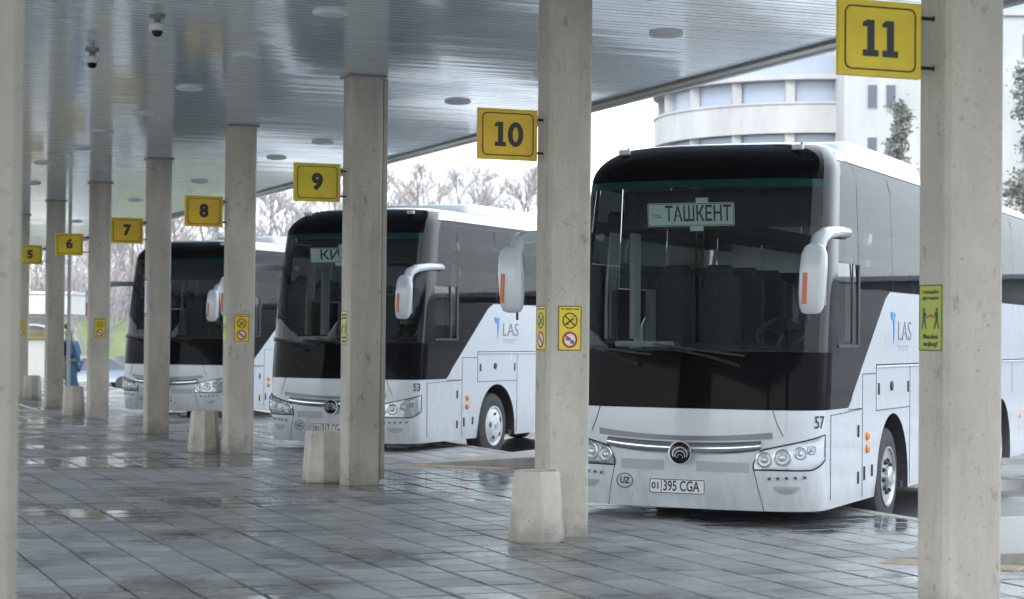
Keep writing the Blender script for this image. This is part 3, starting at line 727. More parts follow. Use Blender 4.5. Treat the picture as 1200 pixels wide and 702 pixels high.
_seat = {}
def seat_mesh():
    m = MB(); m.box((0, 0, .42), (.46, .46, .14)); m.box((0, .26, .82), (.46, .13, .78), Matrix.Translation((0, .0, 0))); m.box((0, .27, 1.24), (.30, .11, .18)); m.box((0, 0, .18), (.10, .3, .36))
    return m
def make_bus(label, corner, number, plate, seats, cover, board, loc_extra=0.0, dashcard=None, logo=True):
    # origin: on the road under the front's middle
    org = Vector((corner[0], corner[1], 0)) - BU * 1.275 - BV * .30 - BU * .02
    B = thing('coach_bus', label, 'bus', (org.x, org.y, ROAD), -YAW, 'white coaches parked nose-in at the platform')
    # --- lower front
    fpatch(-1, 1, lambda t: ZS, lambda t: 1.30, 64, 12).build('front_panel', M['paint'], B, smooth=40)
    fpatch(-1, 1, ZS - .035, ZS, 64, 1, lambda i, j: -.09 * (1 - j)).build('front_lip', M['paint'], B, smooth=40)
    # --- black lower mask, windscreen, cap
    fpatch(-1, 1, 1.304, 1.84, 64, 6, .004).build('windscreen_mask', M['mask'], B, smooth=50)
    ag = u2a(1.215)
    fpatch(-ag, ag, 1.84, 3.41, 60, 12, .004).build('windscreen', M['windshield'], B, smooth=50)
    fpatch(-ag, ag, 3.41, 3.48, 60, 2, .004).build('tint_band', M['greenband'], B, smooth=50)
    for sg in (-1, 1):
        fpatch(sg * ag, sg, 1.84, 3.84, 6, 16, .005).build('windscreen_pillar', M['blackgloss'], B, smooth=50)
    def capt(t):
        return 3.48 + .37
    fpatch(-ag, ag, 3.48, capt, 64, 12, .006).build('front_cap', M['mask'], B, smooth=60)
    fpatch(-1, 1, lambda t: capt(t) - .02, Z2 - .001, 64, 4).build('front_roof_edge', M['paint'], B, smooth=60)
    # --- sides
    S = [.545, .7, .8, 1.0, 1.19, 1.28, 1.36, 1.5, 1.7, 1.9, 2.1]
    def samp(c): return [c - ARC - .002] + [c - ARC + ARC * (1 - cos(pi * k / 20)) for k in range(21)] + [c + ARC + .002]
    S = sorted(set([round(q, 4) for q in S + samp(WV[0]) + samp(WV[1]) + [2.62, 2.72, 2.86, 4, 5, 6, 7, 8, 10, 11, LEN]]))
    S[0] = V00 + .005
    for sg in (-1, 1):
        m = MB(); vs = []; nz = 8
        for s in S:
            zb, zt = arch(s), slash_z(s)
            for j in range(nz + 1):
                z = zb + (zt - zb) * j / nz
                vs.append(tuple(SP_(sg, max(s, s_start(z)) if s < .6 else s, z)))
        fs = [(i * (nz + 1) + j, (i + 1) * (nz + 1) + j, (i + 1) * (nz + 1) + j + 1, i * (nz + 1) + j + 1) for i in range(len(S) - 1) for j in range(nz)]
        m.add(vs, fs); m.build('side_panel', M['paint'], B, smooth=40)
        # black glazed area ahead of the slash (lower), pillar and driver window
        zz = [1.304 + (2.465 - 1.304) * k / 14 for k in range(15)]
        m = MB(); vs = []
        for z in zz:
            s0, s1 = s_start(z), max(slash_s(z), s_start(z) + .01)
            for k in range(9): vs.append(tuple(SP_(sg, s0 + (s1 - s0) * k / 8, z, .004)))
        # leave the driver's window (s .72..1.62, z 1.86..2.465) open
        fs = []
        DW0, DW1, DZ0 = .80, 1.58, 1.90
        lo = MB(); 
        def row(z, s0, s1, n=4): return [tuple(SP_(sg, s0 + (s1 - s0) * k / n, z, .004)) for k in range(n + 1)]
        def band(za, zb, fa, fb, n=10):
            v = []
            for k in range(n + 1):
                z = za + (zb - za) * k / n; v += row(z, fa(z), fb(z))
            lo.add(v, [(k * 5 + q, k * 5 + q + 1, (k + 1) * 5 + q + 1, (k + 1) * 5 + q) for k in range(n) for q in range(4)])
        band(1.304, DZ0, s_start, lambda z: max(slash_s(z), s_start(z) + .01))
        band(DZ0, 2.70, s_start, lambda z: DW0, 8)
        band(DZ0, 2.465, lambda z: DW1, slash_s, 8)
        band(2.70, 3.70, s_start, lambda z: s_start(z) + .10, 8)
        lo.build('black_side_glazing', M['blackgloss'], B, smooth=40)
        dw = MB(); dw.patch(lambda i, j: SP_(sg, DW0 + (DW1 - DW0) * i, DZ0 + (2.70 - DZ0) * j, .004), 2, 4); d = dw.build('driver_window', M['clearglass'], B)
        fr = MB(); fr.box((sg * (HWB + .008), DW1 - .03, (DZ0 + 2.70) / 2), (.012, .06, .80)); fr.box((sg * (HWB + .008), (DW0 + DW1) / 2 + .12, (DZ0 + 2.70) / 2), (.010, .03, .80)); fr.box((sg * (HWB + .008), (DW0 + DW1) / 2, DZ0), (.012, DW1 - DW0, .03)); fr.build('window_frame', M['plastic'], d)
        # upper panes
        def pane(s0f, s1f, z0, z1, name='side_window'):
            p = MB(); p.patch(lambda i, j: (lambda z: SP_(sg, s0f(z) + (s1f(z) - s0f(z)) * i, z, .004))(z0 + (z1 - z0) * j), 3, 6)
            return p.build(name, M['sideglass'] if sg > 0 else M['clearglass'], B, smooth=40)
        pane(lambda z: s_start(z) + .10, lambda z: DW1, 2.705, 3.70, 'side_window')
        edges = [DW1 + .02, 3.0, 4.75, 6.5, 8.25, 10.0, 11.6]
        for a, b_ in zip(edges, edges[1:]):
            pane(lambda z: a, lambda z: b_ - .015, 2.475, 3.70)
        for e in edges:
            m = MB(); m.patch(lambda i, j: SP_(sg, e - .012 + .016 * i, 2.475 + 1.225 * j, .003), 1, 8); m.build('window_pillar', M['plastic'], B)
        m = MB(); m.patch(lambda i, j: SP_(sg, 11.59 + .31 * i, 2.475 + 1.225 * j, .002), 1, 6); m.build('rear_quarter_panel', M['paint'], B)
        m = MB(); m.box((sg * (hwid(3.71) + .004), (LEN + 1.35) / 2, 3.706), (.012, LEN - 1.35, .02)); m.build('window_trim', M['plastic'], B)
        # seams, ledge, handles
        m = MB(); SE = .0015
        def line(s0, z0, s1, z1, t=.008):
            d = Vector((0, s1 - s0, z1 - z0)); L = d.length; ang = atan2(z1 - z0, s1 - s0)
            m.box((0, 0, 0), (.004, L, t), Matrix.Translation((sg * (HWB + SE), (s0 + s1) / 2, (z0 + z1) / 2)) @ Matrix.Rotation(ang, 4, 'X'))
        line(1.20, 1.28, 1.75, 1.28); line(.56, 1.245, 1.73, 1.275, .006); line(1.75, .40, 1.75, 1.62); line(1.75, 1.62, 2.30, 1.62); line(2.30, 1.24, 2.30, 1.72)
        line(2.30, 1.24, 3.80, 1.24); line(3.80, .40, 3.80, 1.70); line(2.30, 1.705, 11.5, 1.705, .016)
        for e in (5.1, 6.6, 8.1, 9.9): line(e, .42 if abs(e - 9.9) > .5 and abs(e - 8.1) > .5 else 1.25, e, 1.70)
        line(.57, .45, .57, 1.25, .007)
        m.build('panel_gap', M['seam'], B)
        m = MB(); m.box((sg * (HWB + .006), 6.9, 1.685), (.016, 9.2, .022)); m.build('side_rail', M['paint'], B, bevel=.005, segs=1)
        for s, z, h in ((2.40, 1.46, .12), (3.70, 1.46, .12), (1.58, 1.06, .12), (1.58, .60, .12), (1.82, .63, .14), (2.13, .64, .12), (5.0, .62, .12), (6.5, .62, .12)):
            m = MB(); m.box((sg * (HWB + .006), s, z), (.014, .035, h))
            m.build('flap_latch', M['plastic'], B, bevel=.004, segs=1)
        m = MB(); m.lathe([(.05, 0), (.05, .014), (.03, .018), (0, .018)], 18, frame((sg * HWB, 2.95, 1.48), (0, sg, 0), (0, 0, 1))); m.build('fuel_lock', M['plastic'], B)
        for z in (1.0, .87):
            m = MB(); m.lathe([(.046, 0), (.046, .014), (.03, .026), (0, .03)], 18, frame((sg * HWB, 1.93, z), (0, sg, 0), (0, 0, 1)))
            m.build('side_marker_light', M['orange'], B, smooth=50)
        for s in (4.6, 6.2, 7.8, 10.5):
            m = MB(); m.lathe([(.035, 0), (.035, .012), (0, .018)], 14, frame((sg * HWB, s, .92), (0, sg, 0), (0, 0, 1))); m.build('side_marker_light', M['orange'], B)
        # wheel arches and wheels
        for c in WV:
            m = MB(); n = 20
            pts = [(c + ARC * cos(pi * k / n), .50 + ARC * sin(pi * k / n)) for k in range(n + 1)]
            pts = [(c + ARC, ZS)] + pts + [(c - ARC, ZS)]
            vs = [(sg * HWB, s, z) for s, z in pts] + [(sg * .72, s, z) for s, z in pts]; n2 = len(pts)
            m.add(vs, [(i, i + 1, n2 + i + 1, n2 + i) for i in range(n2 - 1)] + [tuple(range(n2, 2 * n2))]); m.build('wheel_arch', M['interior_dark'], B)
            make_wheel(B, sg * (HWB - .055), c, sg, cover)
        # mirror: arm and head
        MO = .26 if sg < 0 else 0.0
        mi = MB(); path = [(sg * (HWB - .02), 1.05, 2.975), (sg * (HWB + .06 + MO * .3), .85, 2.985), (sg * (HWB + .10 + MO * .7), .35, 2.97), (sg * (HWB + .11 + MO), -.05, 2.93), (sg * (HWB + .10 + MO), -.22, 2.87), (sg * (HWB + .09 + MO), -.30, 2.74), (sg * (HWB + .08 + MO), -.33, 2.58), (sg * (HWB + .08 + MO), -.33, 2.40)]
        mi.tube(path, [.055, .06, .066, .072, .078, .075, .066, .045], 14, flat=.85); arm = mi.build('mirror_arm', M['paint'], B, smooth=50)
        hd = MB(); rings = []
        for z, k in ((2.90, .35), (2.87, .72), (2.80, .93), (2.65, 1), (2.45, .97), (2.33, .88), (2.28, .70), (2.265, .4)):
            rings.append([(sg * (HWB + .115 + MO) + x * k + (z - 2.6) * .05 * sg - .03 * sg, -.37 + y * k, z - .075) for x, y in rrect(.25, .16, .07, 5)])
        n = len(rings[0]); vs = [p for r_ in rings for p in r_]
        fs = [(k * n + i, k * n + (i + 1) % n, (k + 1) * n + (i + 1) % n, (k + 1) * n + i) for k in range(len(rings) - 1) for i in range(n)] + [tuple(range(n)), tuple(range((len(rings) - 1) * n, len(rings) * n))]
        hd.add(vs, fs); head = hd.build('mirror_head', M['paint'], B, smooth=60)
        q = MB(); q.box((0, 0, 0), (.04, .012, .28), Matrix.Translation((sg * (HWB + .085 + MO) - .055, -.452, 2.42)) @ Matrix.Rotation(radians(2), 4, 'Y')); q.build('reflector_strip', M['mirrorred'], head, bevel=.005)
        q = MB(); q.box((sg * (HWB + .085 + MO), -.288, 2.50), (.2, .006, .46)); q.build('mirror_glass', M['chrome'], head)
        q = MB(); q.tube([(sg * (HWB + .03 + MO), -.34, 2.21), (sg * (HWB + .03 + MO), -.34, 2.12)], .012, 6); q.build('mirror_peg', M['plastic'], head)
    # --- roof and rear
    m = MB()
    nr = 20; rows = 24
    def roofpt(s, q):
        # across: from left shoulder to right shoulder
        return s, q
    zs = [3.71 + (Z2 - 3.71) * sin(pi / 2 * k / 8) for k in range(9)]
    prof = [(-hwid(z), z) for z in zs] + [(x, Z2 + .03 * (1 - (x / .78) ** 2)) for x in (-.6, -.3, 0, .3, .6)] + [(hwid(z), z) for z in reversed(zs)]
    sections = [None, 1.6, 2.2, 4, 6, 8, 10, 11.6, LEN]
    vs = []
    for s in sections:
        for x, z in prof: vs.append((x, s if s else s_start(min(z, Z2)) , z))
    n = len(prof); fs = [(k * n + i, (k + 1) * n + i, (k + 1) * n + i + 1, k * n + i + 1) for k in range(len(sections) - 1) for i in range(n - 1)]
    m.add(vs, fs)
    # crown over the front curve
    front = [F0(-1 + 2 * k / 40, Z2) for k in range(41)]
    fv = [tuple(p) for p in front] + [(p.x, s_start(Z2), Z2 + .03 * max(0, 1 - (p.x / .78) ** 2)) for p in front]
    m.add(fv, [(k, k + 1, 41 + k + 1, 41 + k) for k in range(40)])
    m.build('roof', M['paint'], B, smooth=50)
    m = MB(); pr = [(-HWB, ZS)] + [(-HWB, 2.45)] + prof + [(HWB, 2.45), (HWB, ZS)]; m.add([(x, LEN, z) for x, z in pr], [tuple(range(len(pr)))]); m.build('rear_panel', M['paint'], B)
    m = MB(); m.prism(rrect(1.7, 3.4, .18), Z2 + .0, Z2 + .17, Matrix.Translation((0, 4.6, 0)), [(x * .94, y * .95) for x, y in rrect(1.7, 3.4, .18)]); m.build('roof_air_unit', M['paint'], B, bevel=.03, smooth=50)
    m = MB(); m.prism(rrect(.7, .7, .08), Z2 + .015, Z2 + .08, Matrix.Translation((0, 8.2, 0))); m.build('roof_hatch', M['paint'], B, bevel=.015)
    for u in (-.98, 1.0):
        m = MB(); p = F(copysign(u2a(abs(u)), u), 3.76, .015); m.box((p.x, p.y, p.z + .03), (.11, .07, .05)); c = m.build('clearance_lamp', M['whitecase'], B, bevel=.012)
        k = MB(); k.lathe([(.012, 0), (.012, .012), (.008, .02)], 8, Matrix.Translation((p.x + .03, p.y + .02, p.z + .055))); k.build('aerial_stub', M['plastic'], c)
    m = MB(); m.box((0, 6.2, .42), (1.30, 11.0, .10)); m.box((0, 1.3, .42), (2.3, 1.1, .08)); m.box((0, 5.9, .40), (2.45, 4.6, .07)); m.build('underbody', M['interior_dark'], B)
    # --- chrome bar, badge, grille inserts
    ac = u2a(.70)
    fpatch(-u2a(.86), u2a(.86), lambda t: 1.0 + .035 * abs(2 * t - 1) ** 2, lambda t: 1.045 + .05 * abs(2 * t - 1) ** 2, 40, 2, .008).build('grille_shadow_strip', M['grille_dark'], B, smooth=40)
    fpatch(-u2a(.76), u2a(.76), lambda t: .875 + .05 * abs(2 * t - 1) ** 3, lambda t: .985 + .03 * abs(2 * t - 1) ** 2, 48, 8, lambda i, j: .006 + .045 * sin(pi * j) ** .7 * (1 - .35 * abs(2 * i - 1))).build('chrome_bar', M['chrome'], B, smooth=60)
    X = Fm(.0, .885, .045)
    m = MB(); m.lathe([(.108, 0), (.108, .012), (.095, .02), (0, .022)], 32, X); bd = m.build('badge', M['blackgloss'], B, smooth=40)
    m = MB(); ring2d(circ(.116, 36), circ(.102, 36), X @ Matrix.Translation((0, 0, .008)), m, .014); m.build('badge_ring', M['chrome'], bd)
    for r_, dy in ((.078, -.012), (.054, -.026), (.03, -.04)):
        m = MB(); n = 18; out = [(r_ * cos(pi * (-.12 + 1.24 * k / n)), dy + r_ * .9 * sin(pi * (-.12 + 1.24 * k / n))) for k in range(n + 1)]; inn = [(.83 * x, dy + (y - dy) * .83) for x, y in out]
        vs = [(x, y, .0235) for x, y in out] + [(x, y, .0235) for x, y in inn]; m.add(vs, [(k, k + 1, n + 2 + k, n + 1 + k) for k in range(n)], X); m.build('badge_arc', M['chrome'], bd)
    for a0, a1 in ((-.44, -.13), (.10, .46)):
        fpatch(a0 * .9, a1 * .9, .715, .81, 10, 2, .004).build('grille_insert', M['grille'], B)
    m = MB()
    def fl(pts, off=.003, wd=.007):
        P = [F(copysign(u2a(abs(u)), u), z, off) for u, z in pts]; m.tube(P, wd / 2, 5)
    fl([(.86, 1.30), (.90, 1.18), (.955, 1.06)]); fl([(-.86, 1.30), (-.90, 1.18), (-.955, 1.06)])
    fl([(.69, .75), (.73, .58), (.79, .36)]); fl([(-.69, .75), (-.73, .58), (-.79, .36)])
    m.build('bumper_gap', M['seam'], B)
    m = MB(); fl([(-.42, .70), (.42, .70), (.53, .42)], .002, .006); fl([(-.42, .70), (-.53, .42)], .002, .006); m.build('plate_recess_edge', M['grille'], B)
    # --- lights
    for sg in (-1, 1):
        a0, a1 = u2a(.69), u2a(1.266)
        zb = lambda t: .745 + .10 * max(0, t - .72) ** 1.5 / .148 * .9
        zt = lambda t: .80 + (.13 * min(1, t / .10) if t < .1 else .13 + .145 * (t - .1) / .9)
        HL = fpatch(sg * a0, sg * a1, zb, zt, 24, 6, .004).build('headlight', M['reflector'], B, smooth=50)
        for k, (uu, zz, rr) in enumerate(((.79, .842, .070), (.95, .865, .076), (1.10, .905, .058), (1.185, .935, .042))):
            X = Fm(sg * uu, zz, .006)
            l = MB(); l.lathe([(rr * 1.12, .0), (rr * 1.12, .014), (rr, .016), (rr * .8, .004), (rr * .55, .003), (rr * .5, .018), (rr * .3, .03), (0, .034)], 24, X); l.build('lamp', M['reflector'], HL, smooth=30)
            l = MB(); l.lathe([(rr * .92, .005), (rr * .60, .0035)], 24, X, cap=False); l.build('lamp_shadow_ring', M['rim'], HL)
        fpatch(sg * a0, sg * a1, zb, zt, 24, 6, lambda i, j: .006 + .040 * min(1, 6 * min(i, 1 - i) + .0) ** .5 * min(1, 5 * min(j, 1 - j)) ** .5).build('headlight_lens', M['lampglass'], HL, smooth=60)
        e = MB(); n = 24
        P = [F(sg * (a0 + (a1 - a0) * k / n), zb(k / n), .006) for k in range(n + 1)] + [F(sg * (a0 + (a1 - a0) * k / n), zt(k / n), .006) for k in range(n, -1, -1)]
        e.tube(P + [P[0]], .007, 5); e.build('headlight_seal', M['seam'], HL)
        for k in range(5):
            l = MB(); X = Fm(sg * (.835 + .075 * k), .665 + .004 * k, 0); l.lathe([(.021, 0), (.021, .012), (.012, .014), (0, .012)], 12, X); l.build('running_light', M['grille'], B)
            l = MB(); l.lathe([(.012, .0145), (0, .0145)], 10, X); l.build('running_light_core', M['plastic'], B)
        F2 = fpatch(sg * u2a(.87), sg * u2a(1.10), lambda t: .52 + .055 * abs(2 * t - 1) ** 3, .595, 14, 4, .004).build('fog_light', M['grille'], B)
        fpatch(sg * u2a(.91), sg * u2a(1.06), lambda t: .537 + .04 * abs(2 * t - 1) ** 3, .582, 12, 3, .012).build('fog_lens', M['chrome'], F2)
    # --- plate, oval, number
    X = Fm(-.05, .565, .012)
    m = MB(); m.prism(rrect(.56, .145, .012, 3), -.010, 0, X); pl = m.build('number_plate', M['whitepaper'], B)
    m = MB(); ring2d(rrect(.55, .135, .012, 3), rrect(.534, .119, .009, 3), X, m, .001); m.box((-.155, 0, .001), (.006, .12, .001), X); m.build('plate_border', M['ink'], pl)
    text('plate_characters', plate[0], .085, X @ Matrix.Translation((-.212, 0, .0015)), M['ink'], pl, bold=.002)
    text('plate_characters', plate[1], .135, X @ Matrix.Translation((.042, 0, .0015)), M['ink'], pl, bold=.002, width=.36)
    X = Fm(-.585, .60, .004)
    m = MB(); ring2d(circ(.088, 32, 0, 0, .072), circ(.080, 32, 0, 0, .064), X, m); oval = m.build('country_oval', M['ink'], B)
    text('country_code', 'UZ', .085, X, M['ink'], oval, bold=.002, width=.10)
    text('fleet_number', number, .165, Fm(1.238, 1.185, .006) , M['ink'], B, bold=.001, width=.062 * max(1.0, len(number)))
    # --- wipers
    for u0, u1 in ((.55, -.28), (-.45, -1.12)):
        m = MB(); P = [F(copysign(u2a(abs(u)), u), 1.70 + .16 * t + .03 * sin(pi * t), .05) for t, u in ((q / 8, u0 + (u1 - u0) * q / 8) for q in range(9))]
        m.tube(P, .014, 6); wi = m.build('wiper', M['plastic'], B)
        m = MB(); P = [F(copysign(u2a(abs(u)), u), 1.80 + .10 * t, .022) for t, u in ((q / 8, (u0 + u1) / 2 + .45 * (1 if u1 < u0 else -1) * (.5 - q / 8) * 2) for q in range(9))]
        m.tube(P, .011, 5); m.build('wiper_blade', M['plastic'], wi)
    # --- operator's mark on both sides
    if logo:
        for sg in (-1, 1):
            T = frame((sg * (HWB + .003), 3.40, 2.06), (0, sg, 0), (0, 0, 1))
            T2 = T @ Matrix.Translation((-.01, 0, 0)) @ Matrix.Diagonal((.78, .68, 1, 1)); m = MB(); m.prism([(-.62, .26), (-.52, .23), (-.44, .25), (-.40, .20), (-.405, .02), (-.44, -.14), (-.475, -.22), (-.465, -.02), (-.475, .12), (-.51, .16), (-.58, .17)], 0, .003, T2)
            m.prism([(-.64, .275), (-.60, .30), (-.50, .27), (-.42, .29), (-.36, .21), (-.43, .262), (-.52, .24)], .0005, .0035, T2)
            m.build('bird_mark', M['blue'], B)
            text('logo_letters', 'LAS', .30, T @ Matrix.Translation((.13, -.01, 0)), M['grey_print'], B, width=.60, bold=-.003)
            q = MB()
            for k in range(9): q.box((-.15 + .064 * k, -.16, .001), (.05, .022, .002), T)
            for k in range(7): q.box((-.08 + .058 * k, -.20, .001), (.044, .01, .002), T)
            q.build('logo_small_print', M['lightgrey_print'], B)
    # --- interior
    m = MB(); m.box((0, 6.2, 1.26), (2.46, 11.2, .06)); m.build('cabin_floor', M['interior_dark'], B)
    m = MB(); m.box((0, 6.6, 3.66), (2.2, 10.4, .04)); m.build('cabin_ceiling', M['interior'], B)
    for sg in (-1, 1):
        m = MB(); m.box((sg * .98, 6.9, 3.22), (.44, 9.0, .16)); m.build('luggage_rack', M['interior_dark'], B, bevel=.03)
        m = MB(); m.box((sg * (HWB - .05), 6.9, 1.88), (.04, 9.2, 1.2)); m.build('cabin_wall', M['interior'], B)
    m = MB(); prof = [(.42, 1.30), (.34, 1.80), (.50, 1.86), (.85, 1.84), (1.0, 1.74), (1.05, 1.30)]
    vs = [(x, v + (.10 if abs(x) > 1.0 else 0), z) for x in (-1.12, -.6, 0, .6, 1.12) for v, z in prof]; n = len(prof)
    m.add(vs, [(k * n + i, k * n + (i + 1) % n, (k + 1) * n + (i + 1) % n, (k + 1) * n + i) for k in range(4) for i in range(n)] + [tuple(range(n)), tuple(range(4 * n, 5 * n))]); m.build('dashboard', M['interior_dark'], B, smooth=40)
    X = Matrix.Translation((.66, .98, 2.02)) @ Matrix.Rotation(radians(38), 4, 'X')
    m = MB(); P = [X @ Vector((.235 * cos(2 * pi * k / 28), .235 * sin(2 * pi * k / 28), 0)) for k in range(29)]; m.tube(P, .016, 8)
    for a in (20, 160, 270): m.tube([X @ Vector((.02, 0, 0)), X @ Vector((.23 * cos(radians(a)), .23 * sin(radians(a)), 0))], .014, 6)
    m.tube([X @ Vector((0, 0, .01)), X @ Vector((0, 0, -.35))], .035, 8); m.build('steering_wheel', M['plastic'], B, smooth=50)
    m = MB(); m.box((0, 1.06, 3.26), (2.02, .012, .36)); m.build('sun_blind', M['shade'], B)
    m = MB(); m.box((0, 1.045, 3.075), (2.02, .03, .03)); m.build('blind_rail', M['plastic'], B)
    if seats:
        proto = None
        for r_ in range(seats):
            for u in (-.98, -.50, .50, .98):
                if r_ == 0 and u > 0: continue
                if proto is None:
                    proto = seat_mesh().build('passenger_seat', M['seat'], B, bevel=.04, smooth=50); s_ = proto
                else: s_ = proto.copy(); COL.objects.link(s_)
                s_.location = (u, 2.3 + .86 * r_, 1.42)
        s_ = proto.copy(); s_.name = 'driver_seat'; COL.objects.link(s_); s_.location = (.66, 1.75, 1.32)
    for u in (-1.15, 1.15):
        m = MB(); m.patch(lambda i, j: (u + .035 * sin(i * 22), 1.60 + .22 * i, 1.95 + 1.1 * j), 16, 2); m.build('curtain', M['curtain'], B, smooth=60)
    m = MB(); m.box((-.62, .62, 1.90), (.55, .25, .06)); m.build('folded_cloth', M['curtain'], B, bevel=.025)
    m = MB(); m.tube([(-.12, .72, 3.05), (-.20, .90, 2.45)], .008, 6); m.tube([(-.05, .72, 3.05), (-.12, .90, 2.45)], .008, 6); m.build('hanging_cord', M['chrome'], B)
    if board:
        u, wtxt, small = board
        p = F(copysign(u2a(abs(u)), u), 3.15, 0); T = frame((u, p.y + .14, 3.155), (1, 0, 0), (0, -.12, 1))
        m = MB(); m.prism(rrect(.88, .225, .01, 2), -.012, 0, T); bd = m.build('destination_board', M['boardpale'], B); bd['label'] = 'pale board lettered ' + wtxt
        m = MB(); ring2d(rrect(.87, .215, .008, 2), rrect(.855, .2, .006, 2), T, m, .001); m.build('board_border', M['grey_print'], bd)
        text('board_letters', wtxt, .205, T @ Matrix.Translation((.075, 0, .002)), M['ink'], bd, bold=.003, width=.67)
        if small: text('board_letters', small, .06, T @ Matrix.Translation((-.345, -.01, .002)), M['ink'], bd, width=.11)
        m = MB(); m.box((.12, .135, .0), (.12, .05, .02), T); m.box((.06, -.135, 0), (.13, .05, .02), T); m.build('board_clip', M['whitecase'], bd)
    if dashcard:
        u, s = dashcard; p = F(copysign(u2a(abs(u)), u), 2.0, 0); T = frame((u, p.y + .12, 1.98), (1, 0, 0), (0, .1, 1))
        m = MB(); m.box((0, 0, -.005), (.34, .2, .008), T); cdm = m.build('dash_card', M['whitepaper'], B); text('card_letters', s, .18, T @ Matrix.Translation((0, 0, .001)), M['ink'], cdm, bold=.003)
    return B

C57 = Vector((2.92, 18.25, 0)); C53 = Vector((-1.34, 28.9, 0)); C3 = Vector((-5.80, 40.1, 0))
make_bus('nearest white coach with a ТАШКЕНТ board behind its windscreen and number 57', C57, '57', ('01', '395 CGA'), 7, False, (-.08, 'ТАШКЕНТ', 'Тош.'))
make_bus('middle white coach numbered 53 standing half behind column 9', C53, '53', ('01', '317 CGA'), 6, True, (-.22, 'КИЗИ', None), dashcard=(.46, 'TY'))
make_bus('farthest white coach behind columns 7 and 8', C3, '1', ('01', '101 CGA'), 5, True, None, logo=True)
for C_, l in ((C57, 'raised concrete ramp at the wheels of the nearest bus, right of column 11'), (C53, 'raised concrete ramp beside the middle bus, left of column 10')):
    wedge(C_.x, C_.y, l)

# ------------------------------------------------------------------ background: round parking garage
def gx_(px, Y): return (px - 600) / FPX * Y
def gz_(py, Y, px=900): return HC + (392.5 + ROLL * (px - 600) - py) / FPX * Y
def annulus(mb, cx, cy, r0, r1, z0, z1, n=64, a0=0, a1=2 * pi):
    full = abs(a1 - a0 - 2 * pi) < 1e-6
    A_ = [a0 + (a1 - a0) * k / n for k in range(n if full else n + 1)]
    vs = [(cx + r * cos(a), cy + r * sin(a), z) for r, z in ((r0, z0), (r1, z0), (r1, z1), (r0, z1)) for a in A_]
    m_ = len(A_); fs = []
    for q in range(4):
        for k in range(m_ if full else m_ - 1):
            k2 = (k + 1) % m_; q2 = (q + 1) % 4; fs.append((q * m_ + k, q * m_ + k2, q2 * m_ + k2, q2 * m_ + k))
    mb.add(vs, fs); return mb
GX, GY, GR = 20.6, 135.0, 10.9
gar = thing('parking_garage', 'pale round parking garage with open curved decks behind the nearest bus', 'building', (GX, GY, ROAD))
LV = [7.55 - .24, 11.15, 14.75, 18.15]
for k, z in enumerate(LV):
    zz = z - ROAD
    if k < 3:
        m = MB(); annulus(m, 0, 0, GR - .25, GR, zz, zz + 1.9); m.build('parapet', M['garage'], gar, smooth=30)
        m = MB(); annulus(m, 0, 0, 5.4, GR - .26, zz + .05, zz + .35); m.build('deck', M['garage_slab'], gar)
        m = MB(); annulus(m, 0, 0, GR - .3, GR + .08, zz + 1.84, zz + 1.98); m.build('coping', M['garage'], gar)
    else:
        m = MB(); annulus(m, 0, 0, 5.4, GR + .1, zz, zz + .32); m.build('roof_slab', M['garage'], gar)
        m = MB(); annulus(m, 0, 0, GR - 1.2, GR - 1.0, zz + .33, zz + 1.7); m.build('roof_screen', M['garage_core'], gar, smooth=30)
m = MB(); m.lathe([(5.3, 0), (5.3, 20.0)], 40); m.build('core_wall', M['garage_core'], gar, smooth=30)
for k in range(18):
    a = 2 * pi * k / 18 + .23
    m = MB(); m.box(((GR - .55) * cos(a), (GR - .55) * sin(a), 9.2), (.6, .6, 18.5), None); m.build('pillar', M['garage'], gar)
for k in range(18):
    a0 = 2 * pi * k / 18 + .23 + .03; a1 = a0 + 2 * pi / 18 - .06
    if abs((a0 + a1) / 2 - pi) < .36: continue                       # the bays at the left end are open to the sky
    for z in LV[:3]:
        m = MB(); annulus(m, 0, 0, GR - .75, GR - .70, z - ROAD + .4, z - ROAD + 3.58, 6, a0, a1); m.build('glazing', M['glazing'], gar)
WY = 121.0
wing = thing('garage_wing', 'pale multi storey wing with small windows right of the round garage', 'building', (gx_(988, WY), WY, ROAD))
m = MB(); m.box((16, 8, 11), (32, 16, 22)); m.build('wall', M['garage'], wing)
m = MB(); m.box((16, 8, 22.2), (32.4, 16.4, .4)); m.build('ledge', M['garage'], wing)
m = MB(); m.box((16.2, 8.4, 25), (31, 15, 5.2)); m.build('upper_storey', M['garage_core'], wing)
for r_ in range(5):
    for k in range(12):
        x = gx_(1015, WY) - gx_(988, WY) + k * 1.14 if k < 2 else 3.0 + 2.0 * k
        z = gz_(125, WY) - ROAD - 3.25 * (r_ - 1)
        if z + 1.5 > 21.5 or z < 1: continue
        f = MB(); f.box((x + .3, -.02, z + .72), (.66, .06, 1.5)); fo = f.build('window', M['garage_slab'], wing)
        g_ = MB(); g_.box((x + .3, -.06, z + .72), (.56, .03, 1.4)); g_.build('pane', M['darkglass'], fo)

# low depot along the right of the yard: out of the frame, mirrored in the side windows of the buses
dep = thing('depot_building', 'long low depot right of the yard, mirrored in the bus side windows', 'building', (43, 48, ROAD), radians(4))
m = MB(); m.box((8, 30, 2.7), (16, 60, 5.4)); m.build('wall', M['depot'], dep)
m = MB(); m.box((8, 30, 5.5), (17, 61, .2)); m.build('roof', M['garage_core'], dep)
for k in range(13):
    m = MB(); m.box((-.03, 2.6 + 4.5 * k, 1.9), (.08, 2.0, 1.1)); f = m.build('window', M['garage_slab'], dep)
    m = MB(); m.box((-.08, 2.6 + 4.5 * k, 1.9), (.04, 1.8, .95)); m.build('pane', M['darkglass'], f)

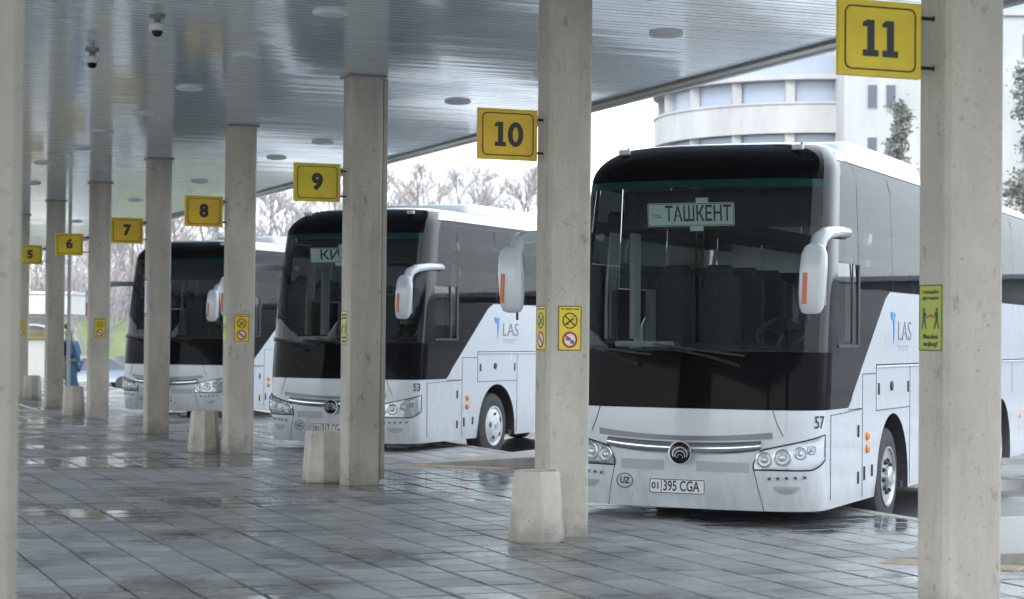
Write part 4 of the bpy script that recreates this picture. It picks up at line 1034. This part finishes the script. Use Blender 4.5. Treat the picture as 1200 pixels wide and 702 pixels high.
# ------------------------------------------------------------------ trees
def tree_meshes(seed, h, red=False):
    """upright bare tree: forked stem, rising limbs, thousands of fine twigs"""
    r = random.Random(seed); tv, tf, bv, bf = [], [], [], []
    def seg(p, q, ra, rb, V, Fc, n):
        d = (q - p).normalized(); a = d.cross(Vector((0, 0, 1)) if abs(d.z) < .9 else Vector((1, 0, 0))).normalized(); b = a.cross(d)
        k = len(V)
        for c, rad in ((p, ra), (q, rb)):
            for i in range(n): V.append(tuple(c + a * rad * cos(2 * pi * i / n) + b * rad * sin(2 * pi * i / n)))
        for i in range(n): Fc.append((k + i, k + (i + 1) % n, k + n + (i + 1) % n, k + n + i))
    def rod(p, d, L, ra, rb, n, steps, V, Fc, wander=.09, lift=.05):
        pts = [p]
        for i in range(steps):
            d = (d + Vector((r.gauss(0, wander), r.gauss(0, wander), r.gauss(lift, .04)))).normalized(); q = pts[-1] + d * L / steps
            seg(pts[-1], q, ra + (rb - ra) * i / steps, ra + (rb - ra) * (i + 1) / steps, V, Fc, n); pts.append(q)
        return pts
    def at(pts, t):
        x = t * (len(pts) - 1); i = min(len(pts) - 2, int(x)); f = x - i
        return pts[i].lerp(pts[i + 1], f), (pts[i + 1] - pts[i]).normalized()
    def side(d, k): 
        v = Vector((r.gauss(0, 1), r.gauss(0, 1), r.gauss(0, .3))).normalized(); return (d + v * k).normalized()
    stem = rod(Vector((0, 0, -.3)), Vector((r.gauss(0, .06), r.gauss(0, .06), 1)).normalized(), h * .95, h * .016, h * .002, 7, 8, tv, tf, .06, .08)
    limbs = []
    for k in range(15):
        p, d = at(stem, .14 + .78 * (k / 15)); L = h * r.uniform(.26, .46) * (1 - .55 * k / 15)
        limbs.append((rod(p, side(d, .75), L, h * .007 * (1 - .5 * k / 15), .012, 5, 5, bv, bf), L))
    for pts, L in limbs:
        for q in range(7):
            p, d = at(pts, r.uniform(.2, 1)); l2 = L * r.uniform(.3, .55); sub = rod(p, side(d, .7), l2, .028, .012, 4, 3, bv, bf)
            for w_ in range(6):
                p2, d2 = at(sub, r.uniform(.1, 1)); l3 = r.uniform(.5, 1.2)
                tw = rod(p2, side(d2, .75), l3, .016, .009, 3, 2, bv, bf, .12, .08)
                for e in range(2):
                    p3, d3 = at(tw, r.uniform(.2, 1)); rod(p3, side(d3, .8), l3 * .5, .011, .006, 3, 1, bv, bf)
    out = []
    for nm, V, Fc, mt in (('trunk', tv, tf, M['bark']), ('crown', bv, bf, M['twig_red'] if red else M['twig'])):
        me = bpy.data.meshes.new(nm); me.from_pydata(V, [], Fc); me.materials.append(mt); out.append(me)
    return out
TM = [tree_meshes(20 + k, 10.0, k % 3 == 1) for k in range(5)]
def tree(px, Y, h, label, k):
    x = gx_(px, Y); o = thing('bare_tree', label, 'tree', (x, Y, terr(x, Y)), R.uniform(0, 6.28), 'bare winter trees behind the buses'); o.scale = (h / 10,) * 3
    for me, nm in zip(TM[k % 5], ('trunk', 'crown')):
        c = bpy.data.objects.new(nm, me); COL.objects.link(c); c.parent = o
    return o
def tops(py, Y, px): return gz_(py, Y, px) - terr(gx_(px, Y), Y)
TL = [(470, 118, 196, 'slim bare tree just right of column 9'), (497, 113, 188, 'tall bare tree with upright twigs over the middle bus'), (524, 120, 205, 'reddish bare tree behind the middle bus, left of sign 10'),
      (545, 112, 198, 'spreading bare tree in line with the left half of sign 10'), (572, 118, 190, 'bare tree right behind sign 10'), (595, 114, 196, 'pale bare tree below the right half of sign 10'), (622, 119, 194, 'bare tree beside column 10, behind the middle bus roof'),
      (440, 116, 190, 'bare tree hidden mostly by column 9'), (395, 115, 200, 'bare tree below sign 9'), (365, 119, 206, 'bare tree left of sign 9 stem'), (335, 113, 200, 'tall bare tree between column 8 and sign 9'), (310, 118, 205, 'bare tree right beside column 8'),
      (285, 114, 200, 'bare tree mostly hidden by column 8'), (250, 112, 200, 'bare tree behind sign 8'), (222, 105, 190, 'dark forked bare tree above the farthest bus roof'), (195, 117, 200, 'bare tree near column 7, over the farthest bus'),
      (150, 113, 190, 'bare tree between columns 6 and 7'), (128, 119, 200, 'bare tree beside sign 7'), (98, 92, 240, 'dark bare tree leaning by the thin pole'), (70, 116, 200, 'bare tree behind column 5'), (45, 118, 210, 'bare tree above the white kiosk')]
for k, (px, Y, py, l) in enumerate(TL): tree(px, Y, tops(py, Y, px) * 1.02, l, k)
# undergrowth along the bank
uv, uf = [], []
ru = random.Random(5)
for i in range(5200):
    px = ru.uniform(20, 660); Y = ru.uniform(109, 130); x = gx_(px, Y); z = terr(x, Y); h = ru.uniform(1.5, 5.5)
    p = Vector((x, Y, z)); d = Vector((ru.gauss(0, .22), ru.gauss(0, .22), 1)).normalized()
    for st in range(3):
        q = p + d * h / 3; wd = .028 * (1 - st / 3.5); b = len(uv)
        for c, ww in ((p, wd), (q, wd * .7)):
            for a in (0, 2.1, 4.2): uv.append((c.x + ww * cos(a), c.y + ww * sin(a), c.z))
        uf += [(b + a, b + (a + 1) % 3, b + 3 + (a + 1) % 3, b + 3 + a) for a in range(3)]
        d = (d + Vector((ru.gauss(0, .3), ru.gauss(0, .3), .1))).normalized(); p = q
tag(raw_mesh('thicket', uv, uf, M['twig_red']), 'brownish thicket of bare stems on the bank', 'undergrowth', kind='stuff')
def leafy(px, Y, py, wd, label):
    x = gx_(px, Y); h = gz_(py, Y, px) - ROAD; r = random.Random(px)
    o = thing('evergreen_tree', label, 'tree', (x, Y, ROAD), 0, 'thin evergreens by the garage')
    m = MB(); m.tube([(0, 0, -.2), (.05, 0, h * .4), (-.04, .05, h * .75), (0, 0, h * .97)], [.17, .13, .07, .02], 8); 
    limbs = []
    for k in range(70):
        z = h * (.18 + .8 * k / 70); a = r.uniform(0, 6.28); L = wd * (1.0 - .72 * (k / 70)) * r.uniform(.45, 1.1)
        p = Vector((0, 0, z)); q = p + Vector((cos(a) * L, sin(a) * L, r.uniform(-.1, .45) * L)); m.tube([p, (p + q) / 2 + Vector((0, 0, .08 * L)), q], [.035, .025, .01], 4); limbs.append((p, q))
    m.build('trunk', M['bark'], o)
    vs, fs = [], []
    for p, q in limbs:
        for t in range(60):
            c = p.lerp(q, r.uniform(.2, 1.05)) + Vector((r.gauss(0, .2), r.gauss(0, .2), r.gauss(0, .2)))
            u = Vector((r.gauss(0, 1), r.gauss(0, 1), r.gauss(0, .6))).normalized(); v = u.cross(Vector((r.gauss(0, 1), r.gauss(0, 1), r.gauss(0, 1)))).normalized(); k = r.uniform(.07, .17); b = len(vs)
            vs += [tuple(c - u * k), tuple(c + v * k * .45), tuple(c + u * k), tuple(c - v * k * .45)]; fs.append((b, b + 1, b + 2, b + 3))
    raw_mesh('crown', vs, fs, M['leaf_dull'], o)
leafy(1053, 96, 116, 1.35, 'thin grey green tree in front of the garage, left of column 11')
leafy(1203, 90, 68, 1.9, 'tall grey green tree right of column 11, at the picture edge')

# ------------------------------------------------------------------ far left: kiosk, cars, pole, person
KY = 76.0; kz = terr(gx_(50, KY), KY)
kx0, kx1 = gx_(2, KY), gx_(88, KY)
kio = thing('kiosk', 'white kiosk with a broad pale fascia at the far left', 'kiosk', (kx0, KY, kz))
W_ = kx1 - kx0; zt = gz_(345, KY, 60) - kz; zf = gz_(372, KY, 60) - kz
m = MB(); m.box((W_ / 2 - .6, 1.8, zf / 2), (W_ - 1.2, 3, zf)); m.build('wall', M['kiosk'], kio)
m = MB(); m.box((W_ / 2, 1.4, (zt + zf) / 2 + .05), (W_, 4.2, zt - zf - .1)); m.build('fascia', M['kiosk'], kio, bevel=.03)
m = MB(); m.box((W_ / 2, 1.4, zt + .05), (W_ + .1, 4.3, .1)); m.build('roof_edge', M['fascia'], kio)
b0, b1 = gx_(20, KY) - kx0, gx_(64, KY) - kx0
m = MB(); m.box(((b0 + b1) / 2, .15, gz_(394, KY, 60) - kz), (b1 - b0, .3, .22)); m.build('ochre_band', M['kiosk_band'], kio)
m = MB(); m.box(((b0 + b1) / 2, .2, (gz_(398, KY, 60) - kz) / 2), (b1 - b0, .22, gz_(398, KY, 60) - kz)); m.build('counter_panel', M['kiosk'], kio)
m = MB(); m.box(((b0 + b1) / 2, .08, .55), (b1 - b0 + .02, .03, .05)); m.build('panel_joint', M['trim'], kio)
m = MB(); m.box((b1 + .35, .25, 1.1), (.6, .1, 1.9)); m.build('window', M['darkglass'], kio)
a0, a1 = gx_(22, KY - 1) - kx0, gx_(56, KY - 1) - kx0
m = MB(); n = 12; vs = []
for k in range(n + 1):
    t = k / n; x = a0 + (a1 - a0) * t; z = gz_(386, KY, 50) - kz + .30 * sin(pi * (.25 + .6 * t)); vs += [(x, -.5, z - .1), (x, .6, z), (x, -.5, z - .16), (x, .6, z - .06)]
m.add(vs, [f for k in range(n) for f in ((4 * k, 4 * k + 1, 4 * k + 5, 4 * k + 4), (4 * k + 2, 4 * k + 6, 4 * k + 7, 4 * k + 3), (4 * k, 4 * k + 4, 4 * k + 6, 4 * k + 2), (4 * k + 1, 4 * k + 3, 4 * k + 7, 4 * k + 5))]); m.build('awning', M['fascia'], kio)

def car(name_label, x, y, z, rz, paint):
    o = thing('parked_car', name_label, 'car', (x, y, z), rz, 'cars parked beyond the platform')
    prof = [(-2.05, .38), (-2.1, .62), (-2.0, .86), (-1.1, .95), (1.45, .97), (2.02, .92), (2.1, .62), (2.05, .36)]
    m = MB(); rows = [(-.80, .93), (-.86, 1), (.86, 1), (.80, .93)]; vs = []
    for yy, k in rows: vs += [(a * (1 if k == 1 else .985), yy, .36 + (h - .36) * (1 if k == 1 else .96)) for a, h in prof]
    n = 8; fs = [(k * n + i, k * n + (i + 1) % n, (k + 1) * n + (i + 1) % n, (k + 1) * n + i) for k in range(3) for i in range(n)] + [tuple(range(n - 1, -1, -1)), tuple(range(3 * n, 4 * n))]
    m.add(vs, fs); m.build('body', paint, o, bevel=.05, smooth=40)
    cab = [(-1.15, .93), (-.45, 1.40), (.75, 1.43), (1.55, .96)]
    m = MB(); vs = [(a, yy * (.80 if h < 1 else .62), h) for yy in (-1, 1) for a, h in cab]; m.add(vs, [(0, 1, 2, 3), (7, 6, 5, 4)] + [(i, i + 1, i + 5, i + 4) for i in range(3)]); m.build('cabin_glass', M['darkglass'], o, bevel=.03)
    m = MB(); m.prism([(-.48, -.64), (.78, -.64), (.78, .64), (-.48, .64)], 1.40, 1.455); m.build('roof', paint, o, bevel=.02)
    for sx in (-1.28, 1.28):
        for sy in (-1, 1):
            w_ = MB(); w_.lathe([(.18, -.1), (.30, -.1), (.315, -.06), (.315, .06), (.30, .1), (.2, .1), (.18, .07), (0, .07)], 20, frame((sx, sy * .78, .315), (1, 0, 0), (0, 0, 1 * sy))); w_.build('wheel', M['rubber'], o, smooth=40)
    for sy in (-.6, .6):
        m = MB(); m.box((-2.05, sy, .74), (.1, .36, .14)); m.build('headlight', M['chrome'], o, bevel=.02)
    return o
p = gp(112, 455); Y = 88.0; x = gx_(108, Y); car('silver blue car parked behind column 6', x, Y, terr(x, Y), radians(18), M['car_blue'])
x = gx_(46, 122); car('white car on top of the bank above the kiosk', x, 122, terr(x, 122), radians(10), M['car_white'])
x = gx_(150, 84); 
pp = gp(81, 471)
pole = thing('metal_pole', 'thin grey pole rising to the ceiling between columns 5 and 6', 'pole', (pp.x, pp.y, 0))
m = MB(); m.tube([(0, 0, 0), (0, 0, CEIL + .02)], .045, 14); m.build('shaft', M['pole'], pole, smooth=50)
m = MB(); m.lathe([(.11, 0), (.11, .015), (.05, .03)], 16); m.build('base_plate', M['pole'], pole)
pp = gp(78.5, 468)
post = thing('black_post', 'slim black post just right of column 5, waist to head high', 'post', (pp.x, pp.y, 0))
m = MB(); m.tube([(0, 0, 0), (0, 0, 1.78)], .022, 8); m.build('shaft', M['black_metal'], post)
m = MB(); m.lathe([(.03, 1.78), (.06, 1.81), (.06, 1.88), (0, 1.92)], 10); m.build('top_cap', M['black_metal'], post)

# person walking to the left, seen from the side, hands held together in front
PX = gp(88, 468.5); person = thing('person', 'person in a blue jacket, jeans and pale cap behind a concrete bin', 'person', (PX.x, PX.y, 0), radians(-12))
def skin(name, V, E_, rad, m, parent, sub=2):
    me = bpy.data.meshes.new(name); me.from_pydata(V, E_, []); o = bpy.data.objects.new(name, me); COL.objects.link(o)
    md = o.modifiers.new('skin', 'SKIN'); md.use_smooth_shade = True
    for i, r_ in enumerate(rad): me.skin_vertices[0].data[i].radius = r_ if isinstance(r_, tuple) else (r_, r_)
    me.skin_vertices[0].data[0].use_root = True
    o.modifiers.new('sub', 'SUBSURF').levels = sub; o.modifiers['sub'].render_levels = sub
    dg = bpy.context.evaluated_depsgraph_get(); m2 = bpy.data.meshes.new_from_object(o.evaluated_get(dg)); bpy.data.objects.remove(o)
    m2.materials.clear(); m2.materials.append(m); q = bpy.data.objects.new(name, m2); COL.objects.link(q); q.parent = parent; return q
# faces -x (left); y is the side; leaning slightly forward
V = [(0, 0, .95), (-.02, 0, 1.12), (-.05, 0, 1.32), (-.07, 0, 1.46), (-.10, 0, 1.54), (-.13, 0, 1.63), (-.14, 0, 1.72),
     (-.06, .19, 1.42), (.02, .23, 1.16), (-.20, .16, 1.02), (-.06, -.19, 1.42), (.0, -.23, 1.15), (-.22, -.14, 1.03),
     (.01, .10, .90), (-.10, .11, .50), (-.02, .11, .10), (-.16, .11, .05), (.01, -.10, .90), (.06, -.11, .50), (.22, -.11, .14), (.10, -.11, .05)]
E_ = [(0, 1), (1, 2), (2, 3), (3, 4), (4, 5), (5, 6), (2, 7), (7, 8), (8, 9), (2, 10), (10, 11), (11, 12), (0, 13), (13, 14), (14, 15), (15, 16), (0, 17), (17, 18), (18, 19), (19, 20)]
rd = [(.13, .15), (.13, .15), (.14, .16), .08, .055, .085, .075, .06, .048, .035, .06, .048, .035, .088, .062, .045, .035, .088, .062, .045, .035]
body = skin('body', V, E_, rd, M['skin'], person)
jv = [(0, 0, .88), (-.02, 0, 1.10), (-.05, 0, 1.32), (-.07, 0, 1.45), (-.06, .20, 1.42), (.03, .24, 1.16), (-.16, .17, 1.03), (-.06, -.20, 1.42), (.02, -.24, 1.15), (-.18, -.15, 1.04)]
skin('jacket', jv, [(0, 1), (1, 2), (2, 3), (2, 4), (4, 5), (5, 6), (2, 7), (7, 8), (8, 9)], [(.165, .18), (.165, .18), (.17, .19), .09, .085, .072, .058, .085, .072, .058], M['jacket'], person)
tv_ = [(0, 0, .93), (.01, .10, .86), (-.10, .11, .50), (-.02, .11, .12), (.01, -.10, .86), (.06, -.11, .50), (.21, -.11, .15)]
skin('trousers', tv_, [(0, 1), (1, 2), (2, 3), (0, 4), (4, 5), (5, 6)], [(.15, .165), .105, .08, .065, .105, .08, .065], M['jeans'], person)
for sy, (fx, fz, px_) in ((1, (-.02, .05, -.19)), (-1, (.20, .07, .06))):
    m = MB(); skin('shoe', [(fx + .03, .11 * sy, fz), (px_, .11 * sy, fz - .01)], [(0, 1)], [(.05, .05), (.042, .04)], M['darkcloth'], person, 1)
m = MB(); m.lathe([(.112, 0), (.115, .05), (.09, .10), (.04, .125), (0, .13)], 20, Matrix.Translation((-.13, 0, 1.67))); m.prism([(-.28, -.07), (-.2, -.095), (-.2, .095), (-.28, .07)], 1.675, 1.69); m.build('cap', M['cap'], person, smooth=50)
m = MB(); m.box((-.20, 0, 1.28), (.07, .30, .36)); m.build('front_bag', M['darkcloth'], person, bevel=.03)
# fingers: four unequal bent chains and a thumb on each hand, the hands meeting in front
for sy in (1, -1):
    hx, hy, hz = -.215, .13 * sy, 1.02
    m = skin('hand', [(hx + .02, hy, hz + .01), (hx - .045, hy - .03 * sy, hz)], [(0, 1)], [(.022, .034), (.018, .036)], M['skin'], body, 1)
    for k, L in enumerate((.062, .072, .068, .052)):
        b = Vector((hx - .05, hy - .03 * sy, hz + .027 - .018 * k)); m_ = b + Vector((-.55 * L, -.25 * L * sy, -.1 * L)); e = m_ + Vector((-.15 * L, -.5 * L * sy, -.2 * L))
        t = MB(); t.tube([b, m_, e], [.009, .0085, .006], 7); t.build('finger', M['skin'], body, smooth=60)
    b = Vector((hx - .01, hy - .02 * sy, hz + .035)); t = MB(); t.tube([b, b + Vector((-.03, -.015 * sy, .012)), b + Vector((-.055, -.03 * sy, .002))], [.011, .010, .007], 7); t.build('thumb', M['skin'], body, smooth=60)
m = MB(); m.prism([(-.245, -.018), (-.225, -.02), (-.225, .02), (-.245, .018)], 1.625, 1.665); m.build('nose', M['skin'], body, bevel=.008)
for sy in (1, -1):
    m = MB(); m.lathe([(.012, 0), (.012, .006), (0, .008)], 8, frame((-.222, .035 * sy, 1.665), (0, 1, 0), (0, 0, 1))); m.build('eye', M['darkcloth'], body)
    m = MB(); m.box((-.12, .092 * sy, 1.65), (.035, .02, .06)); m.build('ear', M['skin'], body, bevel=.008)
m = MB(); m.box((-.222, 0, 1.595), (.012, .05, .008)); m.build('mouth', M['darkcloth'], body)

# ------------------------------------------------------------------ thin mist over the whole place
hz = MB(); hz.box((0, 150, 20), (1600, 1300, 46)); hz_o = hz.build('haze', M['paint']); tag(hz_o, kind='stuff')
hm = bpy.data.materials.new('mist'); hm.use_nodes = True; hn = hm.node_tree; hn.nodes.clear()
ho = hn.nodes.new('ShaderNodeOutputMaterial'); hv = hn.nodes.new('ShaderNodeVolumePrincipled')
hv.inputs['Color'].default_value = (.93, .95, 1, 1); hv.inputs['Density'].default_value = .0003
hn.links.new(hv.outputs[0], ho.inputs['Volume']); hz_o.data.materials.clear(); hz_o.data.materials.append(hm)
